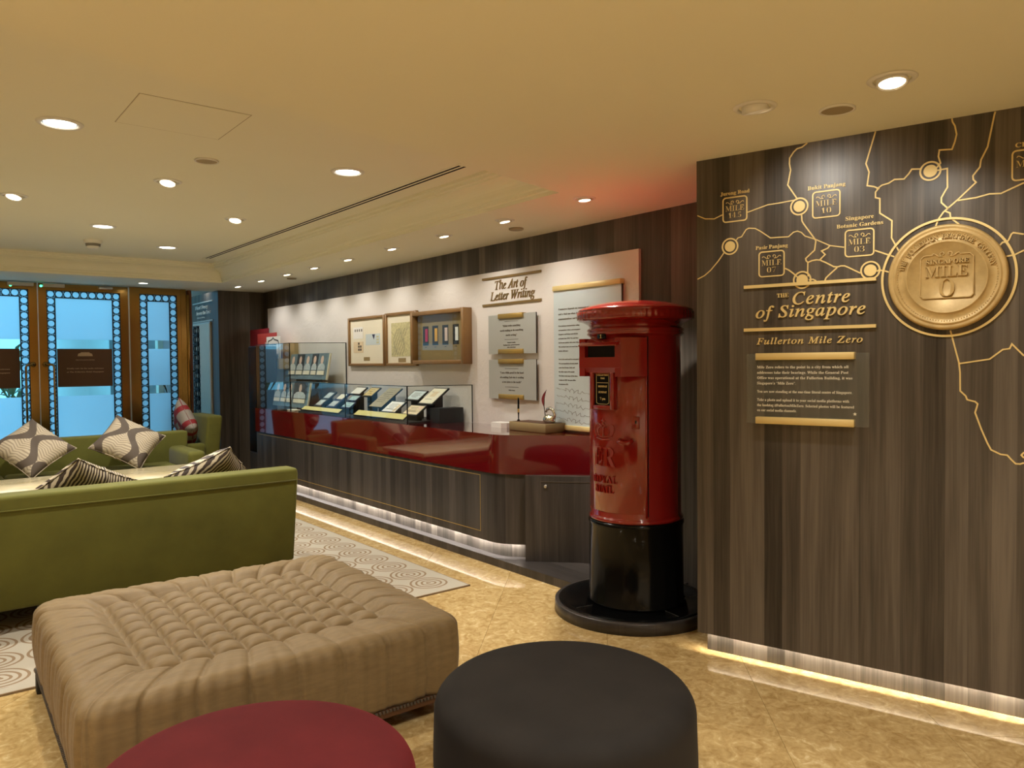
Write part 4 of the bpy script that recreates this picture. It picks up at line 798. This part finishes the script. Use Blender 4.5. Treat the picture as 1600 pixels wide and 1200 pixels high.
# =================================================================== red pillar box
def build_postbox():
    pl_ = thing('round_plinth','low round plinth with glossy black top under the postbox','plinth',(3.07,2.785,0))
    MB().lathe([(.395,0),(.425,0),(.425,.058),(.42,.062),(.405,.062)],72).build('rim','wood_counter',pl_); MB().lathe([(.405,.060),(.402,.064),(.37,.064),(.368,.0625),(0,.0625)],72).build('top','black_gloss',pl_)
    m = MB()
    for a in (2.95,4.55,5.6): m.ribbon([(.265,0),(.365,0)],.003,-.0005,.0005,False,Matrix.Translation((0,0,.0632))@Matrix.Rotation(a,4,'Z')@Matrix.Rotation(PI/2,4,'X'))
    m.build('joint','steel',pl_)
    t = thing('postbox','red cast iron pillar postbox with black base on round plinth','postbox',(3.085,2.775,.0645),PI)    # its front looks along local +x = world -x
    Z = .0635; R_ = .243
    def P(*l): return [(r,z-Z) for r,z in l]
    MB().lathe(P((0,.0635),(.262,.0635),(.262,.075),(.254,.085),(.252,.478),(.257,.486),(.257,.500),(.250,.508),(.244,.510)),72).build('black_base','black_gloss',t)
    MB().lathe(P((.244,.508),(.253,.512),(.254,.522),(.247,.530),(.242,.536),(.241,1.478),(.247,1.484),(.258,1.492),(.259,1.500),(.252,1.506),(.259,1.512),(.259,1.520),(.250,1.526),(.244,1.532)),96).build('body','postbox_red',t)
    prof = P((.244,1.530),(.246,1.538),(.256,1.548),(.276,1.558),(.290,1.564),(.303,1.566),(.306,1.572),(.308,1.574),(.308,1.610),(.306,1.613),(.308,1.617),(.306,1.624),(.29,1.632),(.25,1.645),(.19,1.659),(.10,1.671),(.04,1.675),(0,1.676))
    def flute(r,z,a,k): return r+(.0045*(abs(math.sin(a*30)) > .55) if k in (7,8) else 0)
    MB().lathe(prof,240,rf=flute).build('cap','postbox_red',t)
    def wrap(mb, pts, r, w, n=6): return mb.tube([((r)*math.cos(a/R_), (r)*math.sin(a/R_), z-Z) for a,z in pts],w,n)     # a metres to the viewer's right
    # door: a curved leaf slightly proud of the body
    dd = MB(); a = math.radians(54); dd.lathe(P((.238,.56),(.2455,.565),(.2455,1.462),(.238,1.467)),40,None,-a,a); d = dd.build('door','postbox_red',t)
    for s in (-1,1):
        m = MB(); q = s*(a+.02)*R_; wrap(m,[(q,.545),(q,1.472)],.2445,.0065,8); m.build('hinge_bead','postbox_red',t); MB().lathe(P((.2425,.55),(.2425,1.475)),2,None,-s*(a+.055)-.012,-s*(a+.055)+.012).build('joint','slot_black',t)
    # posting hood
    h = MB(); yo = .15
    low = [(.16,1.27),(.236,1.275),(.262,1.292),(.274,1.318),(.274,1.372),(.16,1.372)]; h.prism([(x,z-Z) for x,z in low],-yo,yo,None,'y')
    up = [(.16,1.430),(.270,1.430),(.276,1.430),(.276,1.436),(.270,1.452),(.240,1.470),(.16,1.474)]; h.prism([(x,z-Z) for x,z in up],-yo,yo,None,'y')
    for s in (-1,1): h.prism([(.15,s*.215),(.16,s*.108),(.273,s*.108),(.273,s*.15)] if s > 0 else [(.15,-.215),(.273,-.15),(.273,-.108),(.16,-.108)],1.272-Z,1.470-Z)
    h.build('posting_hood','postbox_red',t); MB().box(.13,.250,-.108,.108,1.372-Z,1.430-Z).build('slot_opening','slot_black',t)
    MB().prism([(.255,1.432-Z),(.296,1.430-Z),(.295,1.435-Z),(.280,1.448-Z),(.255,1.464-Z)],-.135,.135,None,'y').build('weather_lip','postbox_red',t)
    # plates
    p = MB().rbox(.250,.262,-.028,.028,1.466-Z,1.494-Z,.002,1).build('number_plate','black_gloss',t); F = Matrix.Translation((.2625,0,-Z))@Matrix.Rotation(PI/2,4,'Z')
    put_text(MB(),'1','b',0,1.472,.018,None,'C',-.001,0,fn=lambda u,v,yy:tuple(F@Vector((u,yy,1.471+v)))).build('number','gold_flat',p)
    n = MB()
    for b in ((-.085,-.060,1.10,1.338),(.060,.085,1.10,1.338),(-.06,.06,1.315,1.338),(-.06,.06,1.10,1.122)): n.rbox(.225,.262,b[0],b[1],b[2]-Z,b[3]-Z,.003,1)
    n.build('notice_frame','postbox_red',t); p = MB().box(.225,.250,-.06,.06,1.122-Z,1.315-Z).build('notice_plate','black_gloss',t); F2 = Matrix.Translation((.2505,0,-Z))@Matrix.Rotation(PI/2,4,'Z'); m = MB()
    m.ribbon([(-.045,1.135),(-.045,1.295),(-.03,1.303),(.03,1.303),(.045,1.295),(.045,1.135),(.03,1.128),(-.03,1.128)],.002,-.001,0,True,F2)
    for z,s_,c in ((1.275,'COLLECTION',.008),(1.258,'TIME',.008),(1.215,'MONDAY',.010),(1.185,'SUNDAY',.010),(1.150,'7 pm',.012)): put_text(m,s_,'b',0,z,c,None,'C',-.001,0,res=1,fn=lambda u,v,yy,z=z:tuple(F2@Vector((u,yy,z+v))))
    m.box(-.04,.04,-.001,0,1.238,1.240,F2); m.build('notice_print','gold_flat',p)
    # raised crown, cipher and lettering
    m = MB(); r = .2465; wrap(m,[(-.055,.948),(0,.942),(.055,.948)],r,.004); wrap(m,[(-.058,.962),(0,.956),(.058,.962)],r,.004)
    for s in (-1,1):
        wrap(m,[(s*.055,.963),(s*.068,.995),(s*.062,1.018),(s*.04,1.026),(s*.018,1.018),(0,1.004)],r,.004); wrap(m,[(s*.03,.960),(s*.040,.985),(s*.032,1.004),(s*.012,1.008)],r,.003)
    wrap(m,[(0,.958),(0,1.004)],r,.004); wrap(m,[(0,1.02),(0,1.055)],r,.004); wrap(m,[(-.014,1.04),(.014,1.04)],r,.004); wrap(m,[(.009*math.cos(k*.7),1.016+.009*math.sin(k*.7)) for k in range(10)],r,.004); m.build('crown_relief','postbox_red',d)
    cyl = lambda rr: (lambda u,v,yy: None)
    def ctext(mb, s, z, cap, width, off=0):
        def fn(u,v,yy):
            a_ = (u+off)/R_; rr = .2455-yy; return (rr*math.cos(a_)*1, rr*math.sin(a_), z-Z+v)
        return put_text(mb,s,'b',0,0,cap,width,'C',-.006,.002,fn=fn)
    ctext(MB(),'ER',.803,.100,.15).build('cipher_relief','postbox_red',d); ctext(MB(),'II',.832,.036,.022).build('numeral_relief','postbox_red',d)
    m = MB(); ctext(m,'ROYAL',.716,.036,.17); ctext(m,'MAIL',.665,.036,.13); m.build('lettering_relief','postbox_red',d)
    m = MB(); k0 = .173; pos = lambda a_,z,rr: (rr*math.cos(a_),rr*math.sin(a_),z-Z)
    kp = MB().rbox(-.020,.020,-.004,.004,-.032,.032,.002,1,Matrix.Translation(pos(.74,1.035,.2475))@Matrix.Rotation(.74+PI/2,4,'Z')).build('lock_plate','postbox_red',d); MB().box(-.0035,.0035,-.006,.006,-.004,.012,Matrix.Translation(pos(.74,1.035,.2475))@Matrix.Rotation(.74+PI/2,4,'Z')).build('keyhole','slot_black',kp)
    m = MB(); m.tube([pos(.40,.945,.245),pos(.41,.938,.268),pos(.50,.930,.276),pos(.60,.932,.270),pos(.66,.945,.262),pos(.68,.945,.245)],[.010,.011,.013,.013,.011,.008],10); m.build('door_handle','postbox_red',d)
build_postbox()
# =================================================================== rug and furniture
def build_rug():
    t = thing('rug','cream rug with rows of brown ringed rosettes under the sofas','rug')
    MB().box(-1.3,2.632,3.712,9.0,.0005,.009).build('pile','rug',t); m = MB(); m.box(-1.3,2.636,3.706,3.714,.0005,.0095).box(2.630,2.637,3.706,9.0,.0005,.0095); m.build('binding','rug_edge',t)
build_rug()
def build_ottoman():
    hx, hy = .655, .640; z0, zt = .095, .385; nside = 144; cell = .1045; q = 4*cell
    t = thing('ottoman','large square tufted tan silk ottoman on dark frame','ottoman',(1.025,3.035,0),math.radians(-1.5))
    def rim(p):                                          # p in [0,4): position on unit square perimeter
        k = int(p)%4; s = (p-int(p))*2-1
        return ((s,-1),(1,s),(-s,1),(-1,-s))[k]
    rings = []                                           # (half size factor, height, kind)
    n_in = 52
    for i in range(1,n_in+1): rings.append(('t',i/n_in*q))
    for i in range(1,13): rings.append(('r',i/12))
    for i in range(1,9): rings.append(('c',i/8))
    for i in range(1,13): rings.append(('s',i/12))
    np_ = 4*nside; v = []; f = []
    def tuft(x,y):
        a = x/cell; b = y/cell; fa = abs(math.sin(PI*a)); fb = abs(math.sin(PI*b))
        return .042*(fa**.36)*(fb**.36)
    def crease(c):                                        # distance from a button line, used on border and sides
        a = abs(math.sin(PI*c/cell)); return a**.35
    R_ = .055
    for kind,val in rings:
        for j in range(np_):
            sx, sy = rim(j/nside)
            if kind == 't':
                x, y = sx*val, sy*val; z = zt-.046+tuft(x,y)+.006*(1-(x*x+y*y)/.35)
            else:
                ex, ey = sx*q, sy*q                        # start on the tuft border
                # outline with rounded corners
                ox, oy = sx*hx, sy*hy; cr = .07
                if abs(ox) > hx-cr and abs(oy) > hy-cr:
                    dx, dy = abs(ox)-(hx-cr), abs(oy)-(hy-cr); L = math.hypot(dx,dy); m_ = max(dx,dy); 
                    if L > 1e-9: dx, dy = dx/L*m_, dy/L*m_
                    ox, oy = math.copysign(hx-cr+dx,ox), math.copysign(hy-cr+dy,oy)
                along = (sx*q if abs(sy) >= abs(sx) else sy*q); cre = crease(along) if abs(along) < q-.01 else 1-.0*along
                corner = abs(abs(sx)-abs(sy)) < .03
                bx, by = ox*(1-R_/hx), oy*(1-R_/hy)
                wob = .0025*math.sin(along*190)+.002*math.sin(along*95+1.3)
                if kind == 'r':
                    s = val; x, y = ex+(bx-ex)*s, ey+(by-ey)*s; bulge = math.sin(PI*min(1,s*1.02))**.6
                    z = zt-.038+(.034+.012*bulge)*(1-.30*(1-cre)*(1-s*.6))*min(1,.15+s*2.4)-.016*(1-cre)*(1-s*.5)+wob*.5*s
                elif kind == 'c':
                    a = val*PI/2; nrm = Vector((sx if abs(sx) >= abs(sy) else 0, sy if abs(sy) > abs(sx) else 0)); o2 = (-.018*(1-cre)+wob)*math.sin(a); x, y = bx+(ox-bx)*math.sin(a)+nrm.x*o2, by+(oy-by)*math.sin(a)+nrm.y*o2; z = zt-.004-R_*(1-math.cos(a))-.011*(1-cre)*(1-val)+wob*.5*(1-val)
                else:
                    s = val; nrm = Vector((sx if abs(sx) >= abs(sy) else 0, sy if abs(sy) > abs(sx) else 0))
                    off = -.018*(1-cre)*(1-s*.3)+wob+.008*math.sin(PI*s)-.012*s*s; x, y = ox+nrm.x*off, oy+nrm.y*off; z = (zt-.004-R_)*(1-s)+z0*s
            v.append((x,y,z))
    v.append((0,0,zt-.046+.006)); ci = len(v)-1
    for j in range(np_): f.append((ci,j,(j+1)%np_))
    for i in range(len(rings)-1):
        for j in range(np_): k = (j+1)%np_; f.append((i*np_+j,(i+1)*np_+j,(i+1)*np_+k,i*np_+k))
    f.append(tuple((len(rings)-1)*np_+j for j in range(np_)))
    MB().add(v,f,True).build('tufted_cushion','silk_tan',t)
    m = MB()
    for x0,x1,y0,y1 in ((-hx+.01,hx-.01,-hy+.01,-hy+.045),(-hx+.01,hx-.01,hy-.045,hy-.01),(-hx+.01,-hx+.045,-hy+.01,hy-.01),(hx-.045,hx-.01,-hy+.01,hy-.01)): m.box(x0,x1,y0,y1,.068,.096)
    m.build('base_frame','sign_brown',t)
    for sx in (-1,1):
        for sy in (-1,1): MB().rbox(sx*(hx-.035)-.028,sx*(hx-.035)+.028,sy*(hy-.035)-.028,sy*(hy-.035)+.028,0,.07,.003,1).build('leg','black_matte',t)
    b = MB(); n = 90; bead = [(-hx+.02+(2*hx-.04)*i/(n-1),-hy+.007) for i in range(n)]+[(-hx+.007,-hy+.02+(2*hy-.04)*i/(n-1)) for i in range(n)]
    for x,y in bead: b.box(x-.004,x+.004,y-.004,y+.004,.0885,.0975)
    tag(b.build('nail_trim','ink_brown',t),kind='stuff')
build_ottoman()
def build_poufs():
    for lab,x,y,mt in (('dark brown velvet round pouf in the foreground','1.478','1.612','velvet_brown'),('dark red velvet round pouf cut by the bottom photo edge','0.618','1.750','velvet_red')):
        t = thing('pouf',lab,'pouf',(float(x),float(y),0),0,'round velvet poufs'); r = .378
        prof = [(0,.012),(r-.03,.012),(r-.008,.03),(r,.07),(r+.004,.22),(r,.34)]+[(r-.075+.075*math.cos(a),.352+.068*math.sin(a)) for a in [PI/2*k/9 for k in range(10)]]+[(r-.15,.428),(r-.25,.434),(0,.437)]
        MB().lathe(prof,96).build('cushion',mt,t); MB().lathe([(r-.03,.0),(r-.03,.014)],64).lathe([(0,0),(r-.03,0)],64).build('base','black_matte',t)
build_poufs()
def sofa(name, lab, x0, x1, yb, face, zb, seat_z=.40, depth=.82, arms=True):
    """face=+1: sits towards +y. yb is the outer face of the back"""
    t = thing(name,lab,'sofa',((x0+x1)/2,yb,.0095),0 if face > 0 else PI); w = (x1-x0)/2
    fl = lambda x,y,z: (x*(1+.035*(z-.1)),y-(.06*(z-.1) if y < .08 else .04*(z-.1)),z)
    MB().rbox(-w,w,0,.15,.115,zb,.022,3,None,fl).build('back','velvet_green',t)
    m = MB(); pz = zb-.075; yy = -.06*(pz-.1)-.0015; k = 1+.035*(pz-.1); m.tube([(-w*k+.01,yy,pz),(w*k-.01,yy,pz)],.0045,8); m.build('piping','velvet_green',t)
    for s in (-1,1): MB().tube([(s*(w*(1+.035*(z-.1))-.006),.008-.06*(z-.1),z) for z in (.13,.35,zb-.03)],.004,6).build('side_piping','velvet_green',t)
    MB().rbox(-w+.01,w-.01,.13,depth-.02,.115,.285,.02,2).build('seat_base','velvet_green',t); n = 3 if w > 1.0 else 2; s0 = -w+(.17 if arms else .02); ws = (-2*s0)/n
    for i in range(n): MB().rbox(s0+ws*i+.004,s0+ws*(i+1)-.004,.15,depth,.285,seat_z,.035,4).build('seat_cushion','velvet_green',t)
    if arms:
        for s in (-1,1): MB().rbox(s*(w-.085)-.08,s*(w-.085)+.08,.10,depth-.005,.115,.545,.045,4).build('arm','velvet_green',t)
    for sx in (-1,1):
        for y in (.14,depth-.09): MB().prism([(-.022,-.022),(.022,-.022),(.022,.022),(-.022,.022)],0,.117,Matrix.Translation((sx*(w-.09),y,.0))).build('leg','black_matte',t)
    return t
sofa('sofa','long green velvet sofa seen from behind, nearest the ottoman',-.55,1.868,4.515,1,.700)
sofa('sofa','green velvet sofa with low arms in front of the glass doors',-.2,2.19,8.10,-1,.685)
def build_armchair():
    t = thing('armchair','green velvet armchair facing left beside the wood pier','armchair',(2.585,8.58,.0095),PI/2)      # local +y looks towards world -x
    MB().rbox(-.33,.33,0,.16,.12,.805,.03,3,None,lambda x,y,z:(x,y-.10*(z-.12)+.0,z)).build('back','velvet_green',t); MB().rbox(-.33,.33,.14,.72,.12,.30,.02,2).build('seat_base','velvet_green',t); MB().rbox(-.26,.26,.15,.74,.30,.42,.035,4).build('seat_cushion','velvet_green',t)
    for s in (-1,1): MB().rbox(s*.295-.06,s*.295+.06,.12,.70,.12,.52,.035,3).build('arm','velvet_green',t)
    for sx in (-1,1):
        for y in (.06,.64): MB().box(sx*.27-.02,sx*.27+.02,y-.02,y+.02,0,.122).build('leg','black_matte',t)
build_armchair()
def pillow(lab, mat, size, thick, loc, rot, group):
    n = 30; v = []; f = []; idx = {}
    def prof(a,b): return (max(0,(1-a**4))*max(0,(1-b**4)))**.55
    for s in (1,-1):
        for i in range(n+1):
            for j in range(n+1):
                a = -1+2*i/n; b = -1+2*j/n; pin = 1-.07*(1-(a*a+b*b)/2)*(abs(a) > .0)-.05*((1-a*a)*(b*b)+(1-b*b)*(a*a))
                e = i in (0,n) or j in (0,n); key = (i,j,0 if e else s)
                if key not in idx:
                    wr = .012*math.sin(9*a+3*b)*math.sin(7*b-2*a)*(1-a*a)*(1-b*b)
                    idx[key] = len(v); v.append((a*size/2*pin, s*(thick/2*prof(abs(a),abs(b))+ (0 if e else wr*.6)) if not e else 0, b*size/2*pin))
    for s in (1,-1):
        for i in range(n):
            for j in range(n):
                q = [idx[(a,b,0 if (a in (0,n) or b in (0,n)) else s)] for a,b in ((i,j),(i+1,j),(i+1,j+1),(i,j+1))]; f.append(tuple(q) if s > 0 else tuple(q[::-1]))
    t = thing('cushion',lab,'cushion',loc,0,group)
    R_ = Matrix.Rotation(rot[2],4,'Z')@Matrix.Rotation(rot[0],4,'X')@Matrix.Rotation(rot[1],4,'Y')
    mb = MB().add(v,f,True); me = mb.mesh('cover')
    for l in me.loops: pass
    uv = me.uv_layers[0]
    for p in me.polygons:
        for li in p.loop_indices:
            c = me.vertices[me.loops[li].vertex_index].co; uv.data[li].uv = (c.x/size+.5,c.z/size+.5)
    me.transform(R_); me.materials.append(M[mat]); o = bpy.data.objects.new('cover',me); C.objects.link(o); o.parent = t
    edge = []; k = n
    ring = [(i,0) for i in range(n)]+[(n,j) for j in range(n)]+[(n-i,n) for i in range(n)]+[(0,n-j) for j in range(n)]
    pts = [R_@Vector(v[idx[(i,j,0)]]) for i,j in ring]; MB().tube(pts,.004,6,None,True).build('seam',mat,t)
    return t
D45 = PI/4
pillow('beige leaf patterned cushion on the far sofa, left one','leaf_fabric',.47,.17,(.835,7.60,.655),(math.radians(-44),D45*1.12,0),'leaf patterned cushions')
pillow('beige leaf patterned cushion on the far sofa, right one','leaf_fabric',.47,.17,(1.585,7.60,.655),(math.radians(-44),D45*.84,0),'leaf patterned cushions')
pillow('brown and cream striped cushion on the near sofa, left one','stripe_fabric',.42,.15,(.775,4.935,.640),(math.radians(46),D45*.82,0),'striped cushions')
pillow('brown and cream striped cushion on the near sofa, right one','stripe_fabric',.42,.15,(1.51,4.935,.640),(math.radians(46),D45*1.2,0),'striped cushions')
pillow('red and beige patterned cushion on the green armchair','blossom_fabric',.42,.17,(2.335,8.50,.725),(math.radians(-14),D45*.86,PI/2),'armchair cushion')
def build_table():
    t = thing('coffee_table','cream stone coffee table between the two green sofas','coffee table',(.9,6.78,.0095))
    MB().rbox(-1.15,1.12,-.42,.43,.405,.445,.008,2).build('top','table_stone',t); MB().box(-1.10,1.07,-.38,.39,.36,.405).build('apron','black_matte',t)
    for x in (-1.06,1.03):
        for y in (-.34,.35): MB().box(x-.03,x+.03,y-.03,y+.03,.0,.36).build('leg','black_matte',t)
build_table()
bpy.data.scenes.remove(TS)
